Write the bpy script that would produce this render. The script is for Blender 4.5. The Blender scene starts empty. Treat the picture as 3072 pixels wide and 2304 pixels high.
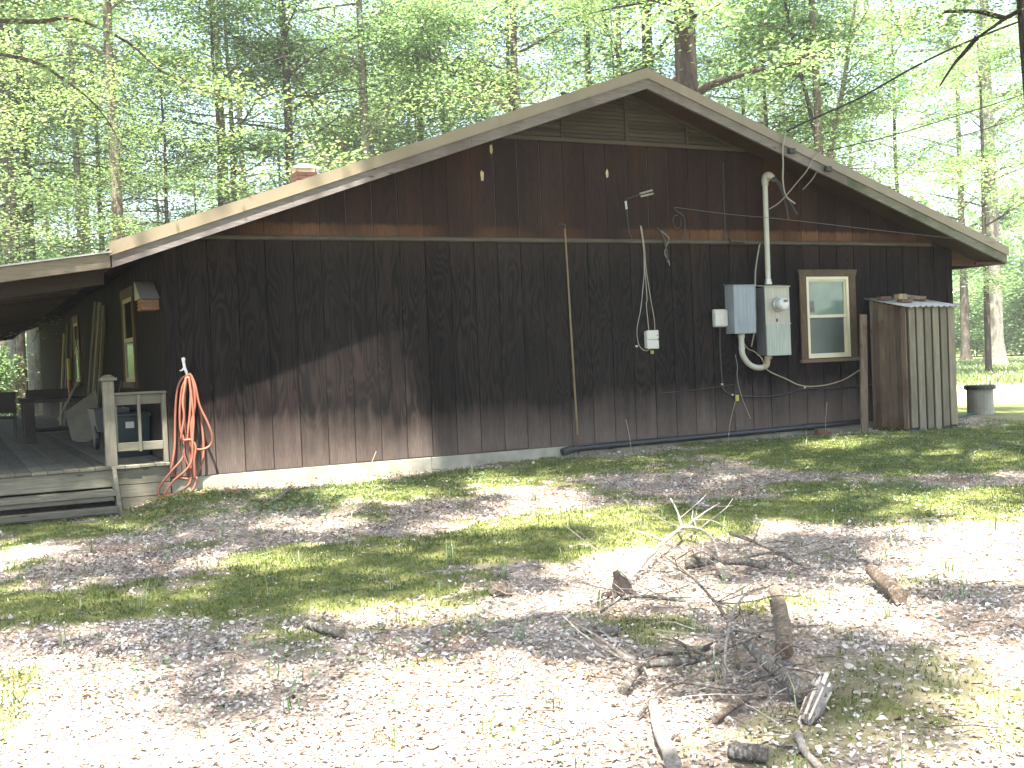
import bpy, bmesh, math, random
import numpy as np
from mathutils import Vector, Matrix

# ------------------------------------------------------------------ camera, sky, sun, exposure
scene = bpy.context.scene
C = scene.collection
random.seed(7)
R = np.random.default_rng(7)

def make_camera():
    yaw, pit, rol = 0.4607, -0.0224, -0.0416
    c, s = math.cos(yaw), math.sin(yaw)
    r = Vector((c, -s, 0)); f = Vector((s, c, 0)); u = Vector((0, 0, 1))
    f2 = f * math.cos(pit) + u * math.sin(pit); u2 = -f * math.sin(pit) + u * math.cos(pit)
    r3 = r * math.cos(rol) + u2 * math.sin(rol); u3 = -r * math.sin(rol) + u2 * math.cos(rol)
    cam = bpy.data.cameras.new('camera'); o = bpy.data.objects.new('camera', cam); C.objects.link(o)
    m = Matrix((r3, u3, -f2)).transposed().to_4x4(); m.translation = Vector((-2.421, -11.8755, 1.0683))
    o.matrix_world = m
    cam.sensor_width = 36; cam.lens = 36 * 3377.1 / 3072; cam.clip_start = 0.1; cam.clip_end = 1500
    scene.camera = o
make_camera()

SUN = Vector((-0.17, -0.3125, 1.0)); SUNN = SUN.normalized()      # towards the sun
w = bpy.data.worlds.new('World'); scene.world = w; w.use_nodes = True
nt = w.node_tree; bg = nt.nodes['Background']
sky = nt.nodes.new('ShaderNodeTexSky'); sky.sky_type = 'NISHITA'; sky.sun_disc = False
sky.sun_elevation = math.asin(SUNN.z); sky.sun_rotation = math.atan2(SUN.x, SUN.y)
sky.air_density = 1.0; sky.dust_density = 3.0; sky.ozone_density = 1.0
nt.links.new(sky.outputs[0], bg.inputs[0]); bg.inputs[1].default_value = 0.10
sun = bpy.data.lights.new('sun', 'SUN'); sun.energy = 5.0; sun.angle = math.radians(1.0); sun.color = (1.0, 0.95, 0.86)
so = bpy.data.objects.new('sun', sun); C.objects.link(so); so.rotation_euler = SUN.to_track_quat('Z', 'Y').to_euler(); so.location = (-6, -10, 30)
vs = scene.view_settings; vs.view_transform = 'Standard'; vs.look = 'None'; vs.exposure = 2.85; vs.gamma = 1.0; vs.use_curve_mapping = False
scene.cycles.max_bounces = 8; scene.cycles.diffuse_bounces = 4; scene.cycles.transmission_bounces = 6; scene.cycles.transparent_max_bounces = 8
scene.cycles.use_denoising = True
scene.cycles.sample_clamp_indirect = 6

# ------------------------------------------------------------------ helpers
def link(o, parent=None):
    C.objects.link(o)
    if parent is not None:
        o.parent = parent
        p = parent; loc = Vector((0, 0, 0))
        while p is not None:
            loc += p.location; p = p.parent
        o.location = -loc
    return o

def tag(o, label=None, cat=None, group=None, kind=None):
    if label: o['label'] = label
    if cat: o['category'] = cat
    if group: o['group'] = group
    if kind: o['kind'] = kind
    return o

def thing(name, label, cat, loc=(0, 0, 0), group=None):
    o = bpy.data.objects.new(name, None); o.empty_display_size = 0.2; C.objects.link(o); o.location = loc
    return tag(o, label, cat, group)

class MB:
    def __init__(s): s.v = []; s.f = []
    def add(s, vs, fs):
        n = len(s.v); s.v += [tuple(p) for p in vs]; s.f += [tuple(i + n for i in f) for f in fs]; return s
    def box(s, x0, x1, y0, y1, z0, z1, ch=0.0):
        if ch <= 0:
            return s.add([(x0, y0, z0), (x1, y0, z0), (x1, y1, z0), (x0, y1, z0), (x0, y0, z1), (x1, y0, z1), (x1, y1, z1), (x0, y1, z1)],
                         [(0, 3, 2, 1), (4, 5, 6, 7), (0, 1, 5, 4), (1, 2, 6, 5), (2, 3, 7, 6), (3, 0, 4, 7)])
        bm = bmesh.new(); bmesh.ops.create_cube(bm, size=1)
        for v in bm.verts: v.co = Vector((x0 + (v.co.x + .5) * (x1 - x0), y0 + (v.co.y + .5) * (y1 - y0), z0 + (v.co.z + .5) * (z1 - z0)))
        bmesh.ops.bevel(bm, geom=bm.edges[:], offset=ch, segments=1, affect='EDGES')
        bm.verts.index_update()
        s.add([v.co[:] for v in bm.verts], [[v.index for v in f.verts] for f in bm.faces]); bm.free(); return s
    def beam(s, a, b, wd, th, up=(0, 0, 1), ch=0.0):
        """a board from a to b: wd across, th along up"""
        a = Vector(a); b = Vector(b); d = b - a; L = d.length; d.normalize(); up = Vector(up); sd = d.cross(up).normalized(); up = sd.cross(d).normalized()
        t = MB().box(-wd / 2, wd / 2, 0, L, -th / 2, th / 2, ch)
        return s.add([a + sd * p[0] + d * p[1] + up * p[2] for p in t.v], t.f)
    def tube(s, path, rad, k=8, cap=True, rough=0.0, rng=None):
        P = [Vector(p) for p in path]; n = len(P)
        if not hasattr(rad, '__len__'): rad = [rad] * n
        ref = Vector((0.31, 0.17, 0.93)); vs = []; fs = []
        for i in range(n):
            t = (P[min(i + 1, n - 1)] - P[max(i - 1, 0)]).normalized()
            a = t.cross(ref)
            if a.length < 0.1: a = t.cross(Vector((1, 0, 0)))
            a.normalize(); b = t.cross(a)
            for j in range(k):
                an = 2 * math.pi * j / k; rr = rad[i]
                if rough: rr *= 1 + rough * (random.random() - .5)
                vs.append(P[i] + (a * math.cos(an) + b * math.sin(an)) * rr)
        for i in range(n - 1):
            for j in range(k):
                fs.append((i * k + j, i * k + (j + 1) % k, (i + 1) * k + (j + 1) % k, (i + 1) * k + j))
        if cap:
            b = len(vs); vs += vs[:k] + vs[(n - 1) * k:n * k]
            fs.append(tuple(range(b, b + k))[::-1]); fs.append(tuple(range(b + k, b + 2 * k)))
        return s.add(vs, fs)
    def prism(s, poly, y0, y1):
        """xz polygon extruded in y"""
        n = len(poly)
        vs = [(x, y0, z) for x, z in poly] + [(x, y1, z) for x, z in poly]
        fs = [tuple(range(n)), tuple(range(2 * n - 1, n - 1, -1))] + [(j, j + n, (j + 1) % n + n, (j + 1) % n) for j in range(n)]
        return s.add(vs, fs)
    def prism_x(s, poly, x0, x1):
        n = len(poly)
        vs = [(x0, y, z) for y, z in poly] + [(x1, y, z) for y, z in poly]
        fs = [tuple(range(n)), tuple(range(2 * n - 1, n - 1, -1))] + [(j, j + n, (j + 1) % n + n, (j + 1) % n) for j in range(n)]
        return s.add(vs, fs)
    def lathe(s, prof, c, axis='z', k=20):
        vs = []; fs = []; n = len(prof)
        for r, h in prof:
            for j in range(k):
                a = 2 * math.pi * j / k; p = (r * math.cos(a), r * math.sin(a), h)
                if axis == 'y': p = (p[0], p[2], p[1])
                if axis == 'x': p = (p[2], p[0], p[1])
                vs.append((c[0] + p[0], c[1] + p[1], c[2] + p[2]))
        for i in range(n - 1):
            for j in range(k): fs.append((i * k + j, i * k + (j + 1) % k, (i + 1) * k + (j + 1) % k, (i + 1) * k + j))
        fs.append(tuple(range(k))[::-1]); fs.append(tuple((n - 1) * k + j for j in range(k)))
        return s.add(vs, fs)
    def build(s, name, mat, parent=None, smooth=False, fix=True):
        me = bpy.data.meshes.new(name); me.from_pydata(s.v, [], s.f); me.materials.append(mat)
        if fix:
            bm = bmesh.new(); bm.from_mesh(me); bmesh.ops.recalc_face_normals(bm, faces=bm.faces); bm.to_mesh(me); bm.free()
        if smooth:
            for p in me.polygons: p.use_smooth = True
        return link(bpy.data.objects.new(name, me), parent)

def spline(pts, n=8):
    """Catmull-Rom through points"""
    P = [Vector(p) for p in pts]; out = []
    for i in range(len(P) - 1):
        p0 = P[max(i - 1, 0)]; p1 = P[i]; p2 = P[i + 1]; p3 = P[min(i + 2, len(P) - 1)]
        for j in range(n):
            t = j / n
            out.append(0.5 * ((2 * p1) + (p2 - p0) * t + (2 * p0 - 5 * p1 + 4 * p2 - p3) * t * t + (3 * p1 - p0 - 3 * p2 + p3) * t ** 3))
    out.append(P[-1]); return out

# lattice noise for numpy
_perm = R.random((256, 256))
def vnoise(x, y):
    xi = np.floor(x).astype(int); yi = np.floor(y).astype(int); fx = x - xi; fy = y - yi
    fx = fx * fx * (3 - 2 * fx); fy = fy * fy * (3 - 2 * fy)
    g = lambda a, b: _perm[a & 255, b & 255]
    return (g(xi, yi) * (1 - fx) + g(xi + 1, yi) * fx) * (1 - fy) + (g(xi, yi + 1) * (1 - fx) + g(xi + 1, yi + 1) * fx) * fy
def fbm(x, y, o=4):
    t = 0; a = 0.5; s = 0
    for i in range(o):
        t = t + a * vnoise(x * 2 ** i + 17 * i, y * 2 ** i + 31 * i); s += a; a *= .55
    return t / s
def sstep(a, b, x):
    t = np.clip((x - a) / (b - a), 0, 1); return t * t * (3 - 2 * t)
def sdist(poly, x, y):
    """signed distance to a polygon, positive inside"""
    d = np.full(x.shape, 1e9); ins = np.zeros(x.shape, bool); n = len(poly)
    for i in range(n):
        x0, y0 = poly[i]; x1, y1 = poly[(i + 1) % n]
        ex, ey = x1 - x0, y1 - y0; t = np.clip(((x - x0) * ex + (y - y0) * ey) / (ex * ex + ey * ey + 1e-9), 0, 1)
        d = np.minimum(d, np.hypot(x - x0 - t * ex, y - y0 - t * ey))
        cnd = ((y0 > y) != (y1 > y))
        ins ^= cnd & (x < (x1 - x0) * (y - y0) / (y1 - y0 + 1e-12) + x0)
    return np.where(ins, d, -d)

# ------------------------------------------------------------------ materials
def new_mat(name):
    m = bpy.data.materials.new(name); m.use_nodes = True; t = m.node_tree
    return m, t, t.nodes['Principled BSDF'], t.nodes.new, t.links.new

def ramp(t, stops, fac):
    n = t.nodes.new('ShaderNodeValToRGB'); e = n.color_ramp.elements
    while len(e) < len(stops): e.new(0.5)
    for i, (p, c) in enumerate(stops):
        e[i].position = p; e[i].color = (*c, 1) if len(c) == 3 else c
    t.links.new(fac, n.inputs[0]); return n.outputs[0]

def noise(t, scale, vec=None, detail=5, rough=.6, dist=0.0):
    n = t.nodes.new('ShaderNodeTexNoise'); n.inputs['Scale'].default_value = scale; n.inputs['Detail'].default_value = detail
    n.inputs['Roughness'].default_value = rough; n.inputs['Distortion'].default_value = dist
    if vec is not None: t.links.new(vec, n.inputs['Vector'])
    return n.outputs[0]

def mapping(t, scale, rot=(0, 0, 0), src='pos'):
    if src == 'pos': g = t.nodes.new('ShaderNodeNewGeometry').outputs['Position']
    else: g = t.nodes.new('ShaderNodeTexCoord').outputs['Object']
    m = t.nodes.new('ShaderNodeMapping'); m.inputs['Scale'].default_value = scale; m.inputs['Rotation'].default_value = rot
    t.links.new(g, m.inputs[0]); return m.outputs[0]

def mixc(t, fac, a, b, mode='MIX'):
    n = t.nodes.new('ShaderNodeMix'); n.data_type = 'RGBA'; n.blend_type = mode
    for s, v in ((n.inputs[0], fac), (n.inputs[6], a), (n.inputs[7], b)):
        if isinstance(v, (int, float)): s.default_value = v
        elif isinstance(v, tuple): s.default_value = (*v, 1)
        else: t.links.new(v, s)
    return n.outputs[2]

def math_(t, op, a, b=0.0, c=None):
    n = t.nodes.new('ShaderNodeMath'); n.operation = op
    for s, v in zip(n.inputs, (a, b, c)):
        if v is None: continue
        if isinstance(v, (int, float)): s.default_value = v
        else: t.links.new(v, s)
    return n.outputs[0]

def maprange(t, v, a, b, c=0.0, d=1.0):
    n = t.nodes.new('ShaderNodeMapRange'); n.inputs[1].default_value = a; n.inputs[2].default_value = b; n.inputs[3].default_value = c; n.inputs[4].default_value = d
    t.links.new(v, n.inputs[0]); return n.outputs[0]

def bump(t, p, h, strength=.4, dist=.01):
    n = t.nodes.new('ShaderNodeBump'); n.inputs['Strength'].default_value = strength; n.inputs['Distance'].default_value = dist
    t.links.new(h, n.inputs['Height']); t.links.new(n.outputs[0], p.inputs['Normal'])

def objrand(t): return t.nodes.new('ShaderNodeObjectInfo').outputs['Random']
def posxyz(t):
    s = t.nodes.new('ShaderNodeSeparateXYZ'); t.links.new(t.nodes.new('ShaderNodeNewGeometry').outputs['Position'], s.inputs[0]); return s.outputs

def plain(name, col, rough=.6, var=.25, scale=9, metal=0.0, bumpy=.15):
    m, t, p, N, L = new_mat(name)
    n = noise(t, scale, mapping(t, (1, 1, 1)))
    a = tuple(c * (1 - var) for c in col); b = tuple(min(1, c * (1 + var)) for c in col)
    L(ramp(t, [(.3, a), (.7, b)], n), p.inputs['Base Color']); p.inputs['Roughness'].default_value = rough; p.inputs['Metallic'].default_value = metal
    if bumpy: bump(t, p, noise(t, scale * 6, mapping(t, (1, 1, 1))), bumpy, .004)
    return m

def enamel(name, col, rough=.45):
    m, t, p, N, L = new_mat(name)
    run = noise(t, 3.0, mapping(t, (16, 16, .8)), 5, .6); spot = noise(t, 26, mapping(t, (1, 1, 1)), 5, .7)
    base = ramp(t, [(.35, tuple(c * .80 for c in col)), (.65, tuple(c * 1.10 for c in col))], run)
    base = mixc(t, math_(t, 'MULTIPLY', maprange(t, spot, .62, .72), .6), base, (.10, .055, .03))
    L(base, p.inputs['Base Color']); p.inputs['Roughness'].default_value = rough
    return m

def wood(name, dark, light, stretch=(14, 14, 1.2), grain=4.0, knots=True, stain=None, stain_amt=.5, rough=.85, objvar=.35):
    """weathered timber with grain along the axis of least scale"""
    m, t, p, N, L = new_mat(name)
    v = mapping(t, stretch)
    off = N('ShaderNodeVectorMath'); off.operation = 'ADD'; L(v, off.inputs[0])
    cmb = N('ShaderNodeCombineXYZ'); r = objrand(t); L(math_(t, 'MULTIPLY', r, 37.0), cmb.inputs[0]); L(math_(t, 'MULTIPLY', r, 11.0), cmb.inputs[2]); L(cmb.outputs[0], off.inputs[1])
    g1 = noise(t, grain, off.outputs[0], 6, .7, .6)
    base = ramp(t, [(.25, dark), (.75, light)], g1)
    if stain is not None:
        s = noise(t, 1.7, mapping(t, (1, 1, 1)), 5, .65)
        base = mixc(t, math_(t, 'MULTIPLY', maprange(t, s, .48, .66), stain_amt), base, stain)
    if knots:
        vo = N('ShaderNodeTexVoronoi'); vo.inputs['Scale'].default_value = 1.0
        L(mapping(t, tuple(2.2 if a < 3 else 8.0 for a in stretch)), vo.inputs['Vector'])
        base = mixc(t, maprange(t, vo.outputs['Distance'], .05, .11, .75, 0), base, tuple(c * .25 for c in dark))
    base = mixc(t, 1.0, base, ramp(t, [(0, (1 - objvar,) * 3), (1, (1 + objvar * .6,) * 3)], r), 'MULTIPLY')
    L(base, p.inputs['Base Color']); p.inputs['Roughness'].default_value = rough; p.inputs['Specular IOR Level'].default_value = .25
    bump(t, p, g1, .5, .006)
    return m

def siding_mat(name, lower):
    m, t, p, N, L = new_mat(name)
    r = objrand(t); pos = posxyz(t)
    off = N('ShaderNodeCombineXYZ'); L(math_(t, 'MULTIPLY', r, 53.0), off.inputs[0]); L(math_(t, 'MULTIPLY', r, 29.0), off.inputs[2])
    def shifted(sc):
        a = N('ShaderNodeVectorMath'); a.operation = 'ADD'; L(mapping(t, sc), a.inputs[0]); L(off.outputs[0], a.inputs[1]); return a.outputs[0]
    fine = noise(t, 6, shifted((22, 22, 1.1)), 6, .7, .3)
    # cathedral grain: contour lines of a stretched noise field
    fld = noise(t, 1.0, shifted((3.6, 3.6, .62)), 2, .5, .2)
    rings = math_(t, 'ABSOLUTE', math_(t, 'SINE', math_(t, 'MULTIPLY', fld, 60.0)))
    streak = noise(t, 1.0, shifted((9, 9, .35)), 4, .6)
    if lower: dk, lt, lt2 = (.0028, .0024, .0025), (.0076, .0060, .0058), (.0205, .0142, .0122)
    else: dk, lt, lt2 = (.0105, .0066, .0060), (.024, .0132, .0106), (.040, .0195, .0130)
    base = ramp(t, [(.28, dk), (.62, lt)], fine)
    base = mixc(t, math_(t, 'MULTIPLY', maprange(t, rings, .45, 1.0), .80 if lower else .30), base, lt2)
    base = mixc(t, math_(t, 'MULTIPLY', maprange(t, streak, .50, .70), .65), base, lt2)
    base = mixc(t, math_(t, 'MULTIPLY', maprange(t, noise(t, .9, mapping(t, (1, 1, .6))), .5, .68), .5), base, dk)
    if lower:
        # rain-splashed foot of the wall: stain worn down to tan wood, ragged upper edge
        edge = math_(t, 'ADD', pos[2], math_(t, 'MULTIPLY', math_(t, 'SUBTRACT', streak, .5), .55))
        edge = math_(t, 'ADD', edge, math_(t, 'MULTIPLY', math_(t, 'SUBTRACT', noise(t, .8, mapping(t, (1, 1, 1)), 3), .5), .7))
        base = mixc(t, math_(t, 'MULTIPLY', maprange(t, edge, .62, .02), .9), base, ramp(t, [(.3, (.072, .055, .047)), (.7, (.150, .118, .100))], fine))
        # brown runs under the belt trim
        top = math_(t, 'ADD', pos[2], math_(t, 'MULTIPLY', math_(t, 'SUBTRACT', streak, .5), .9))
        base = mixc(t, math_(t, 'MULTIPLY', maprange(t, top, 2.05, 2.5), .5), base, (.030, .019, .013))
    else:
        # unstained strip left just above the belt trim, and orange weathering below the vent
        b = math_(t, 'ADD', pos[2], math_(t, 'MULTIPLY', math_(t, 'SUBTRACT', noise(t, 3.0, mapping(t, (4, 4, 1))), .5), .10))
        amt = math_(t, 'MULTIPLY', maprange(t, b, 2.64, 2.60), maprange(t, noise(t, .55, mapping(t, (1, 1, 1)), 2), .38, .56))
        base = mixc(t, math_(t, 'MULTIPLY', amt, .85), base, ramp(t, [(.3, (.075, .034, .017)), (.7, (.15, .078, .04))], fine))
        pt = noise(t, 1.1, mapping(t, (1, 1, .45)), 4)
        base = mixc(t, math_(t, 'MULTIPLY', maprange(t, pt, .54, .70), .6), base, (.058, .024, .012))
        # pale woodpecker holes are separate geometry
    base = mixc(t, 1.0, base, ramp(t, [(0, (.84,) * 3), (1, (1.16,) * 3)], r), 'MULTIPLY')
    L(base, p.inputs['Base Color']); p.inputs['Roughness'].default_value = .85; p.inputs['Specular IOR Level'].default_value = .08
    bump(t, p, fine, .5, .005)
    return m

def leaf_mat(name, ramp_stops, trans=.5, gloss=.06, tint=1.0):
    m, t, p, N, L = new_mat(name); t.nodes.remove(p); out = t.nodes['Material Output']
    at = N('ShaderNodeAttribute'); at.attribute_name = 'tone'
    r = objrand(t)
    f = math_(t, 'ADD', at.outputs['Fac'], math_(t, 'MULTIPLY', math_(t, 'SUBTRACT', r, .5), .25))
    col = ramp(t, ramp_stops, f)
    d = N('ShaderNodeBsdfDiffuse'); L(col, d.inputs[0])
    tr = N('ShaderNodeBsdfTranslucent'); L(mixc(t, 1.0, col, (1.15, 1.2, .8), 'MULTIPLY'), tr.inputs[0])
    a = N('ShaderNodeMixShader'); a.inputs[0].default_value = trans; L(d.outputs[0], a.inputs[1]); L(tr.outputs[0], a.inputs[2])
    g = N('ShaderNodeBsdfGlossy'); g.inputs['Roughness'].default_value = .35; g.inputs[0].default_value = (1, 1, 1, 1)
    b = N('ShaderNodeMixShader'); b.inputs[0].default_value = gloss; L(a.outputs[0], b.inputs[1]); L(g.outputs[0], b.inputs[2])
    L(b.outputs[0], out.inputs[0]); return m

def bark_mat(name, dark, light, lichen=None):
    m, t, p, N, L = new_mat(name)
    v = mapping(t, (7, 7, 1.3), src='obj')
    g = noise(t, 3.2, v, 6, .7, .5)
    base = ramp(t, [(.32, dark), (.66, light)], g)
    if lichen: base = mixc(t, math_(t, 'MULTIPLY', maprange(t, noise(t, 2.3, mapping(t, (1, 1, 1), src='obj'), 5), .55, .68), .75), base, lichen)
    base = mixc(t, 1.0, base, ramp(t, [(0, (.7,) * 3), (1, (1.25,) * 3)], objrand(t)), 'MULTIPLY')
    L(base, p.inputs['Base Color']); p.inputs['Roughness'].default_value = .92; p.inputs['Specular IOR Level'].default_value = .15
    bump(t, p, g, .9, .03); return m

M = {}
M['siding'] = siding_mat('dark_stained_siding', True)
M['gable_siding'] = siding_mat('red_brown_gable_siding', False)
M['backing'] = plain('groove_backing_board', (.0045, .0038, .0036), .9)  # dark board behind the siding grooves and the vent slats
M['pale_groove'] = plain('pale_groove', (.060, .047, .040), .9)
M['belt'] = wood('belt_trim_wood', (.042, .034, .024), (.098, .083, .062), (1.2, 14, 14), 4, False, (.03, .028, .02), .7)
M['rake'] = wood('weathered_rake_board', (.105, .09, .082), (.25, .22, .205), (1.1, 14, 14), 4, True, (.09, .065, .06), .55)
M['rake_green'] = wood('mossy_rake_board', (.075, .072, .05), (.19, .178, .14), (1.1, 14, 14), 4, True, (.05, .06, .03), .8)
M['tan_metal'] = plain('tan_painted_metal', (.19, .152, .10), .45, .10, 3)
M['soffit'] = wood('brown_soffit_plywood', (.034, .0175, .011), (.095, .046, .024), (1.5, 9, 9), 3, True, (.03, .017, .012), .5)
M['porch_edge'] = wood('tan_porch_edge', (.115, .092, .062), (.25, .21, .155), (1.1, 14, 14), 4, True, (.08, .065, .045), .5)
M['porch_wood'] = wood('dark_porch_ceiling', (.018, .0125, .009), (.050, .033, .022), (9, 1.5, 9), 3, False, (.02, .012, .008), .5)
M['vent'] = wood('grey_vent_louvre', (.036, .026, .017), (.080, .061, .042), (1.2, 14, 14), 4, False, (.04, .04, .025), .6)
M['concrete'] = plain('old_concrete', (.25, .24, .19), .9, .3, 4, bumpy=.5)
M['deck'] = wood('grey_deck_timber', (.115, .105, .076), (.26, .24, .18), (14, 1.0, 14), 4, True, (.07, .065, .045), .4)
M['deckx'] = wood('grey_skirt_timber', (.10, .092, .066), (.22, .205, .155), (1.1, 14, 14), 4, True, (.08, .075, .05), .4)
M['post'] = wood('grey_post_timber', (.12, .108, .08), (.26, .235, .178), (14, 14, 1.1), 4, True, (.10, .09, .06), .4)
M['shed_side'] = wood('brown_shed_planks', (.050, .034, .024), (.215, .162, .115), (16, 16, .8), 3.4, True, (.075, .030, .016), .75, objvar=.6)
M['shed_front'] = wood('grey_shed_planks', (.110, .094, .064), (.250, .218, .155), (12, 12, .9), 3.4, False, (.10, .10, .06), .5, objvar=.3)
M['casing'] = wood('brown_window_casing', (.05, .032, .019), (.14, .092, .055), (9, 9, 2), 4, True, (.05, .03, .02), .5)
M['casingx'] = wood('brown_window_sill', (.066, .044, .028), (.17, .12, .078), (2, 9, 9), 4, True, (.05, .03, .02), .4)
M['cream'] = plain('cream_window_frame', (.56, .51, .36), .45, .06, 5, bumpy=.03)
M['box_blue'] = enamel('blue_grey_enamel', (.20, .232, .262))
M['box_tan'] = enamel('tan_grey_enamel', (.34, .322, .262))
M['box_green'] = enamel('green_grey_enamel', (.275, .31, .27))
M['box_dark'] = plain('dark_box_side', (.10, .10, .10), .5, .1)
M['box_white'] = plain('white_plastic', (.46, .455, .42), .4, .06, 6, bumpy=.02)
M['pvc'] = plain('pale_pvc_pipe', (.37, .37, .315), .4, .10, 5, bumpy=.02)
M['meter'] = plain('meter_glass', (.55, .56, .56), .12, .1, 6, bumpy=0)
M['steel'] = plain('grey_steel', (.42, .43, .43), .35, .15, 8, metal=.7)
M['black'] = plain('black_rubber', (.014, .014, .016), .45, .2)
M['dark_iron'] = plain('dark_iron', (.02, .019, .018), .6, .3)
M['dark_wood'] = plain('dark_old_wood', (.028, .022, .017), .8, .4, 6)
M['copper'] = plain('tarnished_copper', (.16, .115, .045), .5, .25, 6)
M['cable_grey'] = plain('grey_cable', (.25, .24, .21), .6, .15)
M['cable_tan'] = plain('tan_cable', (.30, .25, .16), .6, .15)
M['cable_black'] = plain('black_cable', (.02, .02, .021), .5, .2)
M['hose'] = plain('orange_rubber_hose', (.235, .080, .046), .65, .25, 7, bumpy=.05)
M['bone'] = plain('bleached_antler', (.72, .69, .64), .6, .12, 14)
M['yellow'] = plain('yellow_plastic', (.36, .31, .03), .5, .1)
M['orange'] = plain('orange_plastic', (.28, .08, .02), .5, .15)
M['brick'] = plain('red_brown_brick', (.125, .062, .042), .9, .3, 14, bumpy=.4)
M['brick_tan'] = plain('tan_brick', (.26, .20, .115), .9, .2, 14, bumpy=.4)
M['terracotta'] = plain('terracotta_ridges', (.21, .105, .066), .85, .2)
M['galv'] = plain('galvanised_sheet', (.34, .33, .31), .45, .25, 3, metal=.25)
M['roof_sheet'] = plain('tan_roof_sheet', (.33, .27, .19), .5, .15, 2)
M['teal'] = plain('teal_plastic', (.010, .024, .027), .4, .2)
M['tarp'] = plain('grey_board', (.22, .215, .17), .8, .25, 5)
M['green_hose'] = plain('green_garden_hose', (.02, .10, .07), .45, .2)
M['knot'] = plain('pale_torn_wood', (.45, .36, .20), .9, .3, 20)
M['lumber'] = wood('grey_lumber', (.09, .085, .065), (.20, .19, .15), (12, 12, .9), 3.4, False)
M['bark'] = bark_mat('grey_brown_bark', (.040, .032, .026), (.155, .125, .10), (.20, .21, .17))
M['bark_pale'] = bark_mat('pale_grey_bark', (.075, .066, .056), (.25, .225, .19), (.24, .25, .21))
M['bark_dark'] = bark_mat('dark_bark', (.022, .018, .016), (.075, .06, .05), None)
def driftwood(name, dark, light, lichen=None):
    m, t, p, N, L = new_mat(name)
    g = noise(t, 60, mapping(t, (1, 1, 1)), 8, .8, 1.2)
    blotch = noise(t, 9, mapping(t, (1, 1, 1)), 4)
    base = ramp(t, [(.40, dark), (.60, light)], g)
    base = mixc(t, math_(t, 'MULTIPLY', maprange(t, blotch, .5, .64), .6), base, tuple(c * .55 for c in dark))
    if lichen: base = mixc(t, math_(t, 'MULTIPLY', maprange(t, noise(t, 42, mapping(t, (1, 1, 1)), 6), .53, .60), .7), base, lichen)
    L(base, p.inputs['Base Color']); p.inputs['Roughness'].default_value = .95; p.inputs['Specular IOR Level'].default_value = .1
    bump(t, p, g, 1.0, .012)
    return m
M['stick'] = driftwood('dead_branch_bark', (.085, .068, .056), (.25, .21, .175), (.33, .36, .31))
M['stick_pale'] = driftwood('bleached_dead_wood', (.24, .20, .17), (.48, .43, .38), None)
M['stick_brown'] = driftwood('peeling_brown_bark', (.10, .068, .048), (.27, .20, .145), (.30, .30, .26))
M['split_wood'] = plain('split_wood', (.55, .47, .38), .9, .25, 30)
M['leaf'] = leaf_mat('green_leaf', [(0, (.080, .140, .075)), (.4, (.150, .245, .120)), (.8, (.235, .335, .165)), (1, (.31, .39, .20))])
M['leaf_far'] = leaf_mat('far_green_leaf', [(0, (.10, .17, .085)), (.5, (.165, .26, .12)), (1, (.25, .34, .15))])
M['leaf_warm'] = leaf_mat('yellow_green_leaf', [(0, (.095, .155, .070)), (.5, (.180, .270, .115)), (.9, (.28, .355, .165)), (1, (.34, .37, .18))])

# ------------------------------------------------------------------ ground
MOSS = [[(-2.09, -0.57), (-1.06, -0.73), (-0.26, -0.09), (-0.34, -0.97), (-1.07, -1.37), (-1.78, -1.67), (-2.13, -1.78)],
        [(0.07, -0.75), (1.97, -0.65), (4.09, -0.43), (4.96, -1.51), (3.39, -1.65), (1.47, -1.9), (0.22, -1.58)],
        [(-3.2, -3.9), (-1.13, -4.4), (-0.52, -3.86), (0.68, -3.89), (2.45, -3.68), (3.95, -4.26), (3.43, -4.87), (1.98, -5.08), (0.53, -5.08), (-0.32, -5.68), (-1.02, -5.92), (-1.52, -5.12), (-3.24, -4.63)],
        [(5.92, -0.17), (10.9, -1.01), (12.5, -1.2), (9.5, -4.0), (7.17, -4.04), (5.65, -3.62), (5.52, -2.02)],
        [(4.77, -3.29), (5.93, -5.04), (4.98, -5.82), (3.84, -5.45), (3.57, -4.71)],
        [(0.4, -8.28), (0.77, -8.25), (0.65, -8.56), (0.38, -8.74), (0.18, -8.45)],
        [(1.21, -7.98), (1.57, -8.04), (1.45, -8.67), (0.95, -9.08), (0.8, -8.65)],
        [(-0.76, -7.98), (-0.54, -8.01), (-0.68, -8.29), (-0.88, -8.17)]]
LITTER_BAND = [(-0.15, -2.37), (1.36, -2.17), (3.05, -2.24), (5.21, -2.77), (6.14, -3.12), (6.54, -3.95), (5.21, -4.06), (3.34, -3.76), (1.71, -3.39), (0.0, -3.72), (-1.37, -4.07), (-3.2, -3.48), (-3.2, -2.76), (-1.2, -2.84)]

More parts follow.
